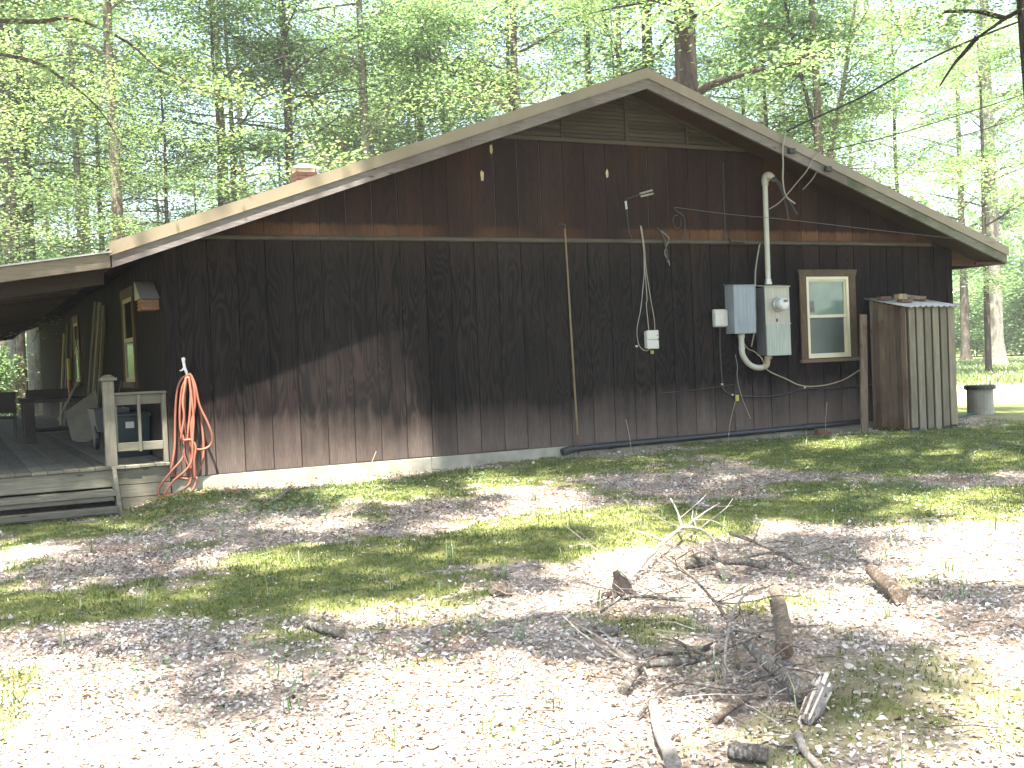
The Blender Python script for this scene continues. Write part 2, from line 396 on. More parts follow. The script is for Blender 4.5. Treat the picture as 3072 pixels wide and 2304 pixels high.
def ground_base(x, y):
    near = np.clip(1 + (np.minimum(y, -6) + 6) / 4, 0, 1)
    z = -.15 + .028 * np.minimum(y, 0) + .006 * (np.clip(x, -6, 14) - 3) * near
    z = z - .11 * sstep(-.42, -.95, x) * sstep(-3.2, -1.2, y)
    return np.maximum(z, -.7)
def ground_z(x, y):
    x = np.asarray(x, float); y = np.asarray(y, float)
    far = sstep(40, 14, np.hypot(x - 2, y + 4))
    return ground_base(x, y) + far * (.05 * (fbm(x * .7, y * .7, 3) - .5) + .022 * (fbm(x * 4, y * 4, 3) - .5))
def gz(x, y): return float(ground_z(np.array([x]), np.array([y]))[0])
def moss_mask(x, y):
    m = np.zeros(np.shape(x)); n = fbm(x * 2.2 + 5, y * 2.2, 4) - .5; n2 = fbm(x * 9, y * 9, 3) - .5
    for i_, P_ in enumerate(MOSS): m = np.maximum(m, (1.0 if i_ < 5 else .62) * sstep(-.42, .04, sdist(P_, x, y) + 1.15 * n + .85 * n2 - (0 if i_ < 5 else .16)))
    loose = sstep(.60, .72, fbm(x * 1.3 + 40, y * 1.3 + 9, 4)) * .8
    return np.clip(np.maximum(m, loose), 0, 1)
def band_mask(x, y): return sstep(-.2, .2, sdist(LITTER_BAND, x, y) + .7 * (fbm(x * 1.7 + 3, y * 1.7, 3) - .5))

def axis_lines(a, b, step, far, grow=1.22):
    L = list(np.arange(a, b + 1e-6, step)); s = step; v = b
    while v < far: s *= grow; v += s; L.append(v)
    s = step; v = a
    while v > -far: s *= grow; v -= s; L.insert(0, v)
    return np.array(L)
gx = axis_lines(-3.4, 9.0, .05, 200); gy = axis_lines(-9.6, .2, .05, 200)
X, Y = np.meshgrid(gx, gy); nx, ny = len(gx), len(gy)
Zg = ground_z(X, Y)
mo = moss_mask(X, Y)
outside = sstep(0, 3, np.maximum(np.maximum(-3.4 - X, X - 9.5), np.maximum(Y - 1.0, -10 - Y)))
ang = X * .76 + Y * .65 - (-2.42 * .76 - 11.88 * .65)
lawn = outside * sstep(.40, .60, fbm(X * .25 + 3, Y * .25, 4) + .15)
drive = outside * sstep(24.5, 26.5, ang + 2 * (fbm(X * .3, Y * .3, 3) - .5)) * sstep(33, 31, ang) * sstep(11, 13, X)
lawn = np.maximum(lawn, sstep(32, 34, ang) * sstep(75, 66, ang) * sstep(11, 14, X))
Zg = Zg + mo * .030 * fbm(X * 9, Y * 9, 3)
me = bpy.data.meshes.new('ground')
me.vertices.add(nx * ny); me.vertices.foreach_set('co', np.stack([X, Y, Zg], -1).astype(np.float32).ravel())
ii = (np.arange(ny - 1)[:, None] * nx + np.arange(nx - 1)[None, :]).ravel()
quads = np.stack([ii, ii + 1, ii + nx + 1, ii + nx], -1).astype(np.int32)
me.loops.add(quads.size); me.loops.foreach_set('vertex_index', quads.ravel()); me.polygons.add(len(quads))
me.polygons.foreach_set('loop_start', np.arange(0, quads.size, 4, dtype=np.int32)); me.polygons.foreach_set('use_smooth', np.ones(len(quads), bool))
me.update()
for nm, arr in (('moss', mo), ('lawn', lawn), ('drive', drive), ('band', band_mask(X, Y))):
    a = me.attributes.new(nm, 'FLOAT', 'POINT'); a.data.foreach_set('value', arr.astype(np.float32).ravel())
m, t, p, N, L = new_mat('forest_yard_soil')
def attr(t, n):
    a = t.nodes.new('ShaderNodeAttribute'); a.attribute_name = n; return a.outputs['Fac']
v = mapping(t, (1, 1, 1))
soil = ramp(t, [(.3, (.19, .14, .105)), (.5, (.31, .24, .19)), (.72, (.42, .345, .285))], noise(t, 5, v, 8, .7))
soil = mixc(t, math_(t, 'MULTIPLY', maprange(t, noise(t, .9, v, 4), .55, .68), .65), soil, (.25, .115, .055))
soil = mixc(t, maprange(t, noise(t, 34, v, 5, .75), .50, .70), soil, (.48, .41, .35))
soil = mixc(t, maprange(t, noise(t, 26, v, 4, .7), .56, .68), soil, (.14, .105, .085))
mossc = ramp(t, [(.3, (.065, .078, .020)), (.52, (.120, .138, .034)), (.75, (.23, .20, .075))], noise(t, 9, v, 6, .7))
soil = mixc(t, math_(t, 'MULTIPLY', attr(t, 'moss'), .9), soil, mossc)
lw = ramp(t, [(.3, (.08, .115, .03)), (.55, (.16, .185, .06)), (.75, (.30, .26, .13))], noise(t, 1.3, v, 7, .7))
soil = mixc(t, math_(t, 'MULTIPLY', attr(t, 'lawn'), .9), soil, lw)
soil = mixc(t, attr(t, 'drive'), soil, (.42, .36, .28))
L(soil, p.inputs['Base Color']); p.inputs['Roughness'].default_value = .95; p.inputs['Specular IOR Level'].default_value = .1
bump(t, p, noise(t, 40, v, 6, .75), .8, .02)
me.materials.append(m)
tag(link(bpy.data.objects.new('ground', me)), kind='structure')

# ------------------------------------------------------------------ fast meshes of many small faces
def mass_mesh(name, verts, tris, mat, tone=None, parent=None):
    me = bpy.data.meshes.new(name); nv = len(verts)
    me.vertices.add(nv); me.vertices.foreach_set('co', np.asarray(verts, np.float32).ravel())
    tr = np.asarray(tris, np.int32); k = tr.shape[1]
    me.loops.add(tr.size); me.loops.foreach_set('vertex_index', tr.ravel()); me.polygons.add(len(tr))
    me.polygons.foreach_set('loop_start', np.arange(0, tr.size, k, dtype=np.int32)); me.update()
    if tone is not None:
        a = me.attributes.new('tone', 'FLOAT', 'POINT'); a.data.foreach_set('value', np.asarray(tone, np.float32).ravel())
    me.materials.append(mat)
    return me

def leaf_arrays(cen, length, width, rng, pitch=(-.15, .35), roll=.5, fold=.15, tone=None, az=None):
    n = len(cen); az = rng.uniform(0, 2 * np.pi, n) if az is None else az
    pi_ = rng.normal(pitch[0], pitch[1], n); ro = rng.normal(0, roll, n)
    d = np.stack([np.cos(az) * np.cos(pi_), np.sin(az) * np.cos(pi_), np.sin(pi_)], -1)
    s0 = np.stack([-np.sin(az), np.cos(az), np.zeros(n)], -1); u0 = np.cross(d, s0)
    s = s0 * np.cos(ro)[:, None] + u0 * np.sin(ro)[:, None]; u = np.cross(d, s)
    Ln = (length * rng.uniform(.7, 1.25, n))[:, None]; Wn = (width * rng.uniform(.75, 1.2, n))[:, None]
    b = cen - d * Ln * .5; tip = cen + d * Ln * .5; mid = cen - d * Ln * .06
    v = np.stack([b, mid + s * Wn * .5 + u * Wn * fold, tip, mid - s * Wn * .5 + u * Wn * fold], 1).reshape(-1, 3)
    i = np.arange(n) * 4
    tr = np.concatenate([np.stack([i, i + 3, i + 2], -1), np.stack([i, i + 2, i + 1], -1)])
    tn = np.repeat(tone if tone is not None else rng.random(n), 4)
    return v, tr, tn

# ------------------------------------------------------------------ leaf litter, moss, weeds
CAM = np.array([-2.42, -11.88]); FWD = np.array([math.sin(.4607), math.cos(.4607)]); RGT = np.array([FWD[1], -FWD[0]])
def in_view(x, y, margin=.06):
    dx, dy = x - CAM[0], y - CAM[1]; f = dx * FWD[0] + dy * FWD[1]; r = dx * RGT[0] + dy * RGT[1]
    return (f > 3.2) & (np.abs(r) < f * (.455 + margin) + .3)
def scatter(n, x0=-4, x1=11, y0=-10.3, y1=-.02):
    x = R.uniform(x0, x1, n); y = R.uniform(y0, y1, n); k = in_view(x, y); return x[k], y[k]

LIT = leaf_mat('fallen_leaf', [(0, (.085, .060, .048)), (.2, (.20, .155, .13)), (.5, (.37, .315, .28)), (.8, (.50, .45, .41)), (1, (.60, .56, .52))], trans=.12, gloss=.07)
x, y = scatter(760000)
dist = np.hypot(x - CAM[0], y - CAM[1])
mk = moss_mask(x, y); bm_ = band_mask(x, y)
dens = (1 - .88 * mk) * np.clip(.42 + .45 * bm_ + .9 * (fbm(x * 1.1 + 9, y * 1.1, 3) - .45), .08, 1) * np.where(y > -5.2, .62, 1.0)
k = R.random(len(x)) < dens * np.clip(1.15 - dist / 26, .3, 1); x, y = x[k], y[k]; n = len(x)
hz = R.exponential(.006, n) + .005
cen = np.stack([x, y, ground_z(x, y) + hz], -1)
az = R.uniform(0, 2 * np.pi, n); Ln = R.uniform(.012, .032, n) * np.where(R.random(n) < .10, R.uniform(1.3, 1.9, n), 1); Wn = Ln * R.uniform(.4, .65, n)
pt = R.normal(0, .30, n); ro = R.normal(0, .48, n); curl = R.uniform(-.3, .6, n)
d = np.stack([np.cos(az) * np.cos(pt), np.sin(az) * np.cos(pt), np.sin(pt)], -1); s0 = np.stack([-np.sin(az), np.cos(az), 0 * az], -1); u0 = np.cross(d, s0)
s = s0 * np.cos(ro)[:, None] + u0 * np.sin(ro)[:, None]; u = np.cross(d, s); Lc, Wc, cu = Ln[:, None], Wn[:, None], curl[:, None]
V = np.stack([cen - d * Lc * .5 + u * Lc * cu * .5, cen - d * Lc * .12 + s * Wc * .5 + u * Wc * .25, cen - d * Lc * .12 - s * Wc * .5 + u * Wc * .25,
              cen + d * Lc * .18 + s * Wc * .42 + u * Wc * .25, cen + d * Lc * .18 - s * Wc * .42 + u * Wc * .25, cen + d * Lc * .5 + u * Lc * cu * .5], 1).reshape(-1, 3)
i = np.arange(n) * 6
T = np.concatenate([np.stack(a, -1) for a in ((i, i + 2, i + 1), (i + 1, i + 2, i + 4), (i + 1, i + 4, i + 3), (i + 3, i + 4, i + 5))])
tag(link(bpy.data.objects.new('leaf_litter', mass_mesh('leaf_litter', V, T, LIT, np.repeat(np.clip(R.beta(1.5, 1.4, n) - .16 * band_mask(x, y) + .06 + .35 * (fbm(x * 2.6, y * 2.6, 3) - .5), 0, 1), 6)))),
    'dry curled brown leaves strewn over the yard', 'leaves', kind='stuff')
print('litter leaves', n)

MOSSM = leaf_mat('moss_frond', [(0, (.065, .092, .020)), (.5, (.120, .160, .034)), (1, (.22, .24, .06))], trans=.3, gloss=.03)
x, y = scatter(620000); dist = np.hypot(x - CAM[0], y - CAM[1])
mk = moss_mask(x, y); k = (R.random(len(x)) < mk ** 1.6 * .62); x, y = x[k], y[k]; n = len(x)
h = R.uniform(.008, .026, n) * (.25 + 1.6 * fbm(x * 7, y * 7, 3)); az = R.uniform(0, 2 * np.pi, n); ww = R.uniform(.0025, .0070, n)
z0 = ground_z(x, y) + moss_mask(x, y) * .030 * fbm(x * 9, y * 9, 3); base = np.stack([x, y, z0], -1); sd = np.stack([np.cos(az), np.sin(az), 0 * az], -1) * ww[:, None]
ln = np.stack([R.normal(0, .007, n), R.normal(0, .007, n), h], -1)
V = np.stack([base - sd, base + sd, base + ln], 1).reshape(-1, 3); i = np.arange(n) * 3
tn = np.clip(1.5 * fbm(x * 3, y * 3, 4) - .35 + R.normal(0, .16, n), 0, 1)
tag(link(bpy.data.objects.new('moss', mass_mesh('moss', V, np.stack([i, i + 1, i + 2], -1), MOSSM, np.repeat(tn, 3)))), 'low yellow-green moss carpeting patches of the yard', 'moss', kind='stuff')
print('moss', n)

# grass blades in tufts and small leafy weeds
GRASS = leaf_mat('grass_blade', [(0, (.06, .10, .03)), (.5, (.12, .19, .06)), (1, (.26, .29, .13))], trans=.35, gloss=.05)
tx, ty = scatter(900); V = []; T = []; TN = []; c0 = 0
keep = R.random(len(tx)) < .75
for a, b in zip(tx[keep], ty[keep]):
    nb = R.integers(2, 9); hh = R.uniform(.05, .20)
    for _ in range(nb):
        an = R.uniform(0, 6.28); le = hh * R.uniform(.6, 1.2); px, py = a + R.normal(0, .018), b + R.normal(0, .018); pz = gz(px, py)
        dx, dy = math.cos(an), math.sin(an); ben = R.uniform(.2, .9) * le; w_ = .0035
        pts = [(0, 0), (.45 * ben * .5, .55 * le), (ben, le * .85)]
        for j, (r_, z_) in enumerate(pts):
            ws = w_ * (1 - j / 2.2); V += [(px + dx * r_ - dy * ws, py + dy * r_ + dx * ws, pz + z_), (px + dx * r_ + dy * ws, py + dy * r_ - dx * ws, pz + z_)]
        T += [(c0, c0 + 1, c0 + 3), (c0, c0 + 3, c0 + 2), (c0 + 2, c0 + 3, c0 + 5), (c0 + 2, c0 + 5, c0 + 4)]; TN += [R.random()] * 6; c0 += 6
tag(link(bpy.data.objects.new('grass', mass_mesh('grass', V, T, GRASS, TN))), 'sparse thin grass blades poking through the leaves', 'grass', kind='stuff')
WEED = leaf_mat('weed_leaf', [(0, (.07, .115, .055)), (.5, (.125, .19, .09)), (1, (.22, .28, .14))], trans=.3, gloss=.05)
wx, wy = [], []
for cx, cy, sx, sy, nn in ((.3, -1.5, .7, .5, 900), (-.8, -1.6, .5, .35, 260), (1.6, -1.3, .9, .4, 500), (.4, -2.1, .8, .5, 380), (4.5, -1.1, 1.2, .35, 420), (7.2, -2.6, 1.6, .8, 1500), (4.6, -4.6, .9, .6, 700), (-1.5, -6.4, .5, .4, 130), (-.6, -6.9, .6, .35, 110),
                           (2.3, -7.2, .9, .5, 90), (-.2, -.55, .6, .2, 300), (5.5, -.6, 1.6, .25, 360), (8.6, -.9, .5, .25, 260), (1.5, -.45, 1.4, .15, 300)):
    wx.append(R.normal(cx, sx, nn)); wy.append(R.normal(cy, sy, nn))
wx = np.concatenate(wx); wy = np.minimum(np.concatenate(wy), -.06); nw = len(wx)
cen = np.stack([wx, wy, ground_z(wx, wy) + R.uniform(.012, .055, nw)], -1)
V, T, TN = leaf_arrays(cen, .034, .024, R, (.05, .3), .4)
tag(link(bpy.data.objects.new('ground_weeds', mass_mesh('ground_weeds', V, T, WEED, TN))), 'small green weeds spreading low over the yard', 'weeds', kind='stuff')

# far grass of the clearing beyond the cabin
nn = 26000; fa = R.uniform(30, 66, nn); la = R.uniform(-3, 16, nn)
gxx = -2.42 + .76 * fa + .65 * la; gyy = -11.88 + .65 * fa - .76 * la
cen = np.stack([gxx, gyy, ground_z(gxx, gyy) + .06], -1)
V, T, TN = leaf_arrays(cen, .26, .05, R, (1.0, .3), .6)
tag(link(bpy.data.objects.new('clearing_grass', mass_mesh('clearing_grass', V, T, GRASS, TN))), 'bright mown grass of the clearing beyond the drive', 'grass', kind='stuff')

# ------------------------------------------------------------------ the cabin
XL, XR, YB = -.45, 10.69, 18.2
AP, SL = 5.2, .345
def zu(x, top=4.30): return top - SL * abs(x - AP)          # underside of the roof
cab = thing('cabin', 'long dark brown wooden cabin with a low gable roof and vertical board siding', 'cabin', (5.1, 0, -.15))

core = MB(); core.prism([(XL + .02, -.3), (XR - .02, -.3), (XR - .02, zu(XR) - .02), (AP, zu(AP) - .02), (XL + .02, zu(XL) - .02)], .022, YB)
core.build('wall', M['backing'], cab)
rear = MB().prism([(XL + .5, 2.50), (XR - .5, 2.50), (7.05, 3.64), (3.4, 3.64)], .012, .0215)
rear.build('gable_wall', M['pale_groove'], cab)
S = .3048
edges = [XL] + [S * i for i in range(-1, 36)] ; edges = [e for e in edges if e < XR - .05] + [XR]
WIN = (7.93, 8.71, .895, 2.02)
def board(x0, x1, zb, zt, mat, name, y=0.0):
    """one siding board, face at y, chamfered edges, top cut to the roof line"""
    g = .0042 if name == 'siding_board' else .0032
    a, b = x0 + g, x1 - g; ch = .004; pts = [(a, y + .022), (a, y + ch), (a + ch, y), (b - ch, y), (b, y + ch), (b, y + .022)]
    if a < AP < b and zt(AP) > 3.2: pts = pts[:3] + [(AP, y)] + pts[3:]
    n = len(pts); mb = MB(); vs = [(px, py, zb) for px, py in pts] + [(px, py, zt(px)) for px, py in pts]
    mb.add(vs, [tuple(range(n))[::-1], tuple(range(n, 2 * n))] + [(j, (j + 1) % n, (j + 1) % n + n, j + n) for j in range(n)])
    return mb.build(name, mat, cab)
for i in range(len(edges) - 1):
    x0, x1 = edges[i], edges[i + 1]
    low = lambda px: min(2.435, zu(px))
    if x1 > WIN[0] and x0 < WIN[1]:
        board(x0, x1, 0, lambda px: WIN[2], M['siding'], 'siding_board'); board(x0, x1, WIN[3], low, M['siding'], 'siding_board')
        if x0 < WIN[0] - .02: board(x0, WIN[0] + .006, WIN[2], lambda px: WIN[3], M['siding'], 'siding_board')
        if x1 > WIN[1] + .02: board(WIN[1] - .006, x1, WIN[2], lambda px: WIN[3], M['siding'], 'siding_board')
    else: board(x0, x1, R.uniform(-.006, .004), low, M['siding'], 'siding_board')
    if zu(max(x0, min(x1, AP))) > 2.52 or zu(x0) > 2.52 or zu(x1) > 2.52:
        def up(px):
            z = zu(px)
            return max(2.492, min(z, 3.66) if 3.45 < px < 7.05 else z)
        board(x0 + .004 * math.sin(i), x1, 2.49, up, M['gable_siding'], 'gable_board', .003)
cb = MB(); cb.box(XL - .02, XL + .09, -.018, -.001, 0, zu(XL) - .03, .003); cb.build('corner_board', M['siding'], cab)
cb = MB(); cb.box(XR - .09, XR + .02, -.018, -.001, 0, zu(XR) - .03, .003); cb.build('corner_board', M['siding'], cab)
bt = MB(); x = XL + .38
for a, b in ((-.05, 3.55), (3.553, 6.9), (6.903, 10.3)):
    bt = MB().prism_x([(-.004, 2.437), (-.028, 2.446), (-.032, 2.463), (-.028, 2.480), (-.004, 2.492)], a, b); bt.build('belt_trim', M['belt'], cab)
# side walls with grooves
def side_wall(xf, sgn, name):
    mb = MB(); yv = .024
    while yv < YB:
        b = min(yv + S, YB); zt = zu(xf) - .02
        mb.box(min(xf, xf - sgn * .02), max(xf, xf - sgn * .02), yv + .006, b - .006, -.005, zt); yv = b
    mb.build(name, M['siding'], cab)
side_wall(XL, -1, 'side_wall'); side_wall(XR, 1, 'side_wall')
fd = MB()
for a, b in ((-.46, 2.4), (2.403, 5.6), (5.603, 10.7)): fd.box(a, b, -.03, .3, -.5, -.012 , .006)
fd.build('foundation', M['concrete'], cab)
fs = MB().box(-.46, 10.7, -.02, .3, -.0115, -.004).build('sill_plate', M['belt'], cab)
# torn pale patches in the gable siding
for kx, kz, kh in ((3.33, 3.52, .13), (3.20, 3.21, .14), (4.90, 3.29, .12)):
    prof = []
    for j in range(12):
        a = 2 * math.pi * j / 12; rr = random.uniform(.75, 1.1); prof.append((kx + .022 * rr * math.cos(a) , kz + kh * .5 * rr * math.sin(a)))
    MB().prism(prof, .001, .02).build('torn_wood', M['knot'], cab)
# gable vent
gv = bpy.data.objects.new('gable_vent', None); link(gv, cab)
vz = 3.70
MB().prism([(3.40, 3.655), (7.12, 3.655), (7.0, 3.70), (3.52, 3.70)], -.022, .004).build('vent_sill', M['vent'], gv)
z = 3.735
while z < 4.25:
    hw = (zu(AP) - z) / SL - .06
    if hw > .1:
        for a, b in ((AP - hw, 4.265), (4.295, 5.185), (5.215, 6.085), (6.115, AP + hw)):
            if b - a > .05: MB().prism_x([(-.012, z - .018), (-.006, z - .022), (.022, z + .026), (.016, z + .03)], a, b).build('slat', M['vent'], gv)
    z += .049
for mx in (4.28, 5.2, 6.1):
    MB().box(mx - .015 - (.012 if mx == 5.2 else 0), mx + .015 + (.012 if mx == 5.2 else 0), -.02, .022, 3.70, zu(mx) - .012, .003).build('mullion', M['vent'], gv)
for sg in (-1, 1):
    MB().prism([(AP + sg * .03, zu(AP) - .012), (AP + sg * 1.74, zu(AP + sg * 1.74) - .006), (AP + sg * 1.74, zu(AP + sg * 1.74) - .045), (AP + sg * .03, zu(AP) - .06)], -.019, .02).build('vent_trim', M['vent'], gv)
MB().prism([(3.5, 3.70), (6.9, 3.70), (AP, 4.28)], .03, .05).build('vent_backing', M['backing'], gv)

# roof: soffit panels, roof sheets, rake boards, metal rake trim
OH = -.50
for sg, xe in ((-1, -1.0), (1, 11.28)):
    e = abs(xe - AP)
    def pz(d, off): return 4.30 + off - SL * d
    MB().prism([(AP, pz(0, 0)), (xe, pz(e, 0)), (xe, pz(e, .02)), (AP, pz(0, .02))], OH + .04, YB + .4).build('soffit', M['soffit'], cab)
    rs = MB().prism([(AP, pz(0, .13)), (AP + sg * (e + .03), pz(e + .03, .13)), (AP + sg * (e + .03), pz(e + .03, .145)), (AP, pz(0, .145))], OH + .02, YB + .42)
    yy = OH + .15
    while yy < YB + .3:
        rs.prism([(AP + sg * .1, pz(.1, .1451)), (AP + sg * e, pz(e, .1451)), (AP + sg * e, pz(e, .17)), (AP + sg * .1, pz(.1, .17))], yy, yy + .05); yy += .23
    rs.build('roof_sheet', M['roof_sheet'], cab)
    # rafters seen under the eave
    MB().prism([(AP + sg * (e - .02), pz(e - .02, -.055)), (AP + sg * (e + .02), pz(e + .02, -.055)), (AP + sg * (e + .02), pz(e + .02, .125)), (AP + sg * (e - .02), pz(e - .02, .125))], OH + .04, YB + .4).build('eave_board', M['soffit'], cab)
    lens = [0, 2.35, 4.4, e] if sg < 0 else [0, 3.1, e]
    for j in range(len(lens) - 1):
        a, b = lens[j] + (.002 if j else 0), lens[j + 1]
        MB().prism([(AP + sg * a, pz(a, -.06)), (AP + sg * b, pz(b, -.06)), (AP + sg * b, pz(b, .075)), (AP + sg * a, pz(a, .075))], OH, OH + .038).build('rake_board', M['rake' if (sg < 0 or j == 0) else 'rake_green'], cab)
    lens = [0, 2.0, e + .02] if sg < 0 else [0, 2.6, e + .03]
    for j in range(len(lens) - 1):
        a, b = lens[j] + (.0015 if j else 0), lens[j + 1]
        q = MB().prism([(AP + sg * a, pz(a, .060)), (AP + sg * b, pz(b, .060)), (AP + sg * b, pz(b, .182)), (AP + sg * a, pz(a, .182))], OH - .012, OH - .004)
        q.prism([(AP + sg * a, pz(a, .060)), (AP + sg * b, pz(b, .060)), (AP + sg * b, pz(b, .068)), (AP + sg * a, pz(a, .068))], OH - .02, OH - .0125)
        q.prism([(AP + sg * a, pz(a, .1825)), (AP + sg * b, pz(b, .1825)), (AP + sg * b, pz(b, .188)), (AP + sg * a, pz(a, .188))], OH - .012, OH + .12)
        q.build('rake_trim', M['tan_metal'], cab)
MB().prism([(AP - .2, 4.30 - .069 + .195), (AP, 4.30 + .195), (AP + .2, 4.30 - .069 + .195), (AP + .2, 4.30 - .069 + .205), (AP, 4.30 + .207), (AP - .2, 4.30 - .069 + .205)], OH + .02, YB + .42).build('ridge_cap', M['dark_iron'], cab)
# lookouts under the right eave
for yy in (-.02, 1.2, 2.4):
    MB().prism([(10.71, zu(10.71) - .002), (11.24, zu(11.24) - .002), (11.24, zu(11.24) - .06), (10.71, zu(11.24) - .06)], yy, yy + .04).build('lookout', M['soffit'], cab)
MB().box(10.70, 11.25, OH + .045, OH + .08, zu(11.25) - .075, zu(11.25) - .045).build('eave_return', M['soffit'], cab)

# porch roof: shallower slope to the left
def pr(x, off=0): return 2.16 + off + .14 * (x + 1.0)
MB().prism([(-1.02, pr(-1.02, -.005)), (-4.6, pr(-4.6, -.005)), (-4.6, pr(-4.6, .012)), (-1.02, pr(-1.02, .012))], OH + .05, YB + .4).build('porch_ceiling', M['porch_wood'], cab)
MB().prism([(-1.0, pr(-1.0, .085)), (-4.65, pr(-4.65, .085)), (-4.65, pr(-4.65, .10)), (-1.0, pr(-1.0, .10))], OH - .02, YB + .42).build('porch_roof_sheet', M['galv'], cab)
MB().prism([(-1.015, pr(-1.015, -.055)), (-4.6, pr(-4.6, -.055)), (-4.6, pr(-4.6, .08)), (-1.015, pr(-1.015, .08))], OH + .005, OH + .045).build('porch_fascia', M['porch_edge'], cab)
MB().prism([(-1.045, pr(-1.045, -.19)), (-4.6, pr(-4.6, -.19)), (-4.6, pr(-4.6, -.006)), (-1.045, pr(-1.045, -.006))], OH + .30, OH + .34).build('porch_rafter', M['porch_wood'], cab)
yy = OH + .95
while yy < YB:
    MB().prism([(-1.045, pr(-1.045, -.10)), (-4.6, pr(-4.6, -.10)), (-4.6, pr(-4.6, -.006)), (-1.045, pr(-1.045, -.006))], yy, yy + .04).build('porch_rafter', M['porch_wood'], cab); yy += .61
for yy in (3.2, 8.0, 13.0, 18.0):
    MB().box(-4.5, -4.38, yy, yy + .12, -.3, pr(-4.45, -.09)).build('porch_post', M['post'], cab)

# windows
def window(parent, x0, x1, z0, z1, face):
    """double-hung window in the gable wall; face is the y of the wall face"""
    w = bpy.data.objects.new('window', None); link(w, parent)
    y = face
    MB().box(x0 - .12, x0 - .003, y - .024, y - .001, z0 - .01, z1 + .005, .003).build('casing', M['casing'], w)
    MB().box(x1 + .003, x1 + .12, y - .024, y - .001, z0 - .01, z1 + .005, .003).build('casing', M['casing'], w)
    MB().prism([(x0 - .12, z1 + .0055), (x1 + .12, z1 + .0055), (x1 + .15, z1 + .095), (x0 - .15, z1 + .095)], y - .03, y - .001).build('head_casing', M['casingx'], w)
    MB().box(x0 - .15, x1 + .15, y - .05, y - .001, z0 - .06, z0 - .012, .006).build('sill', M['casingx'], w)
    fw = .042
    fr = MB(); fr.box(x0, x1, y - .014, y + .06, z0, z0 + fw); fr.box(x0, x1, y - .014, y + .06, z1 - fw, z1); fr.box(x0, x0 + fw, y - .014, y + .06, z0 + fw, z1 - fw); fr.box(x1 - fw, x1, y - .014, y + .06, z0 + fw, z1 - fw)
    fr.build('frame', M['cream'], w)
    zm = z0 + .53 * (z1 - z0) - .02; a, b = x0 + fw, x1 - fw
    MB().box(a + .001, b - .001, y + .004, y + .035, zm - .02, zm + .022, .003).build('meeting_rail', M['cream'], w)
    s1 = MB(); s1.box(a + .001, a + .022, y + .012, y + .035, zm + .022, z1 - fw - .001); s1.box(b - .022, b - .001, y + .012, y + .035, zm + .022, z1 - fw - .001); s1.box(a + .022, b - .022, y + .012, y + .035, z1 - fw - .025, z1 - fw - .001); s1.build('sash', M['cream'], w)
    s2 = MB(); s2.box(a + .001, a + .016, y + .022, y + .042, z0 + fw + .001, zm - .02); s2.box(b - .03, b - .001, y + .022, y + .042, z0 + fw + .001, zm - .02); s2.box(a + .016, b - .03, y + .022, y + .042, z0 + fw + .001, z0 + fw + .02); s2.build('sash', M['cream'], w)
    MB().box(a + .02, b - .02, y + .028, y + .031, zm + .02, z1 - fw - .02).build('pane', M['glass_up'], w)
    MB().box(a + .012, b - .026, y + .030, y + .033, z0 + fw + .015, zm - .018).build('pane', M['glass_low'], w)
    return w
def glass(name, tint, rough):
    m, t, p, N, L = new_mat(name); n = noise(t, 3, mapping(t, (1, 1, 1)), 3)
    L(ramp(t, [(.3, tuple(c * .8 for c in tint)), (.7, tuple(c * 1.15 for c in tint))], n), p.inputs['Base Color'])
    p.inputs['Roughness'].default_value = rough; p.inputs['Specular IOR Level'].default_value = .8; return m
M['glass_up'] = glass('pane_blind_reflection_tint', (.15, .215, .165), .14)  # pale green tint stands in for reflection and a blind on the upper pane
M['glass_low'] = glass('screened_pane', (.055, .070, .062), .4)
w1 = window(cab, 7.95, 8.70, .905, 2.01, -.018)
cw = MB(); cw.box(8.012, 8.11, .0045, .0075, 1.53, 1.68); cw.build('pane_sticker', M['box_dark'], w1)
M['glass_dark'] = glass('dark_side_pane', (.012, .014, .014), .1)
def side_window(y0, y1, z0, z1, xf=XL):
    w = bpy.data.objects.new('window', None); link(w, cab); x = xf
    for a, b in ((y0 - .12, y0 - .002), (y1 + .002, y1 + .12)): MB().box(x - .026, x - .001, a, b, z0, z1).build('casing', M['casing'], w)
    MB().box(x - .03, x - .001, y0 - .13, y1 + .13, z1 + .001, z1 + .12).build('head_casing', M['casingx'], w)
    MB().box(x - .06, x - .001, y0 - .15, y1 + .15, z0 - .07, z0 - .001).build('sill', M['casingx'], w)
    fr = MB(); zm = (z0 + z1) / 2
    for a, b, c_, d_ in ((y0, y1, z0, z0 + .05), (y0, y1, z1 - .05, z1), (y0, y0 + .05, z0 + .05, z1 - .05), (y1 - .05, y1, z0 + .05, z1 - .05), (y0 + .05, y1 - .05, zm - .025, zm + .025)): fr.box(x - .02, x - .001, a, b, c_, d_)
    fr.build('frame', M['cable_tan'], w)
    MB().box(x - .008, x - .002, y0 + .05, y1 - .05, z0 + .05, zm - .025).build('pane', M['glass_dark'], w)
    MB().box(x - .008, x - .002, y0 + .05, y1 - .05, zm + .025, z1 - .05).build('pane', M['glass_dark'], w)
side_window(2.15, 2.95, .98, 2.0); side_window(8.6, 9.4, .98, 2.0)

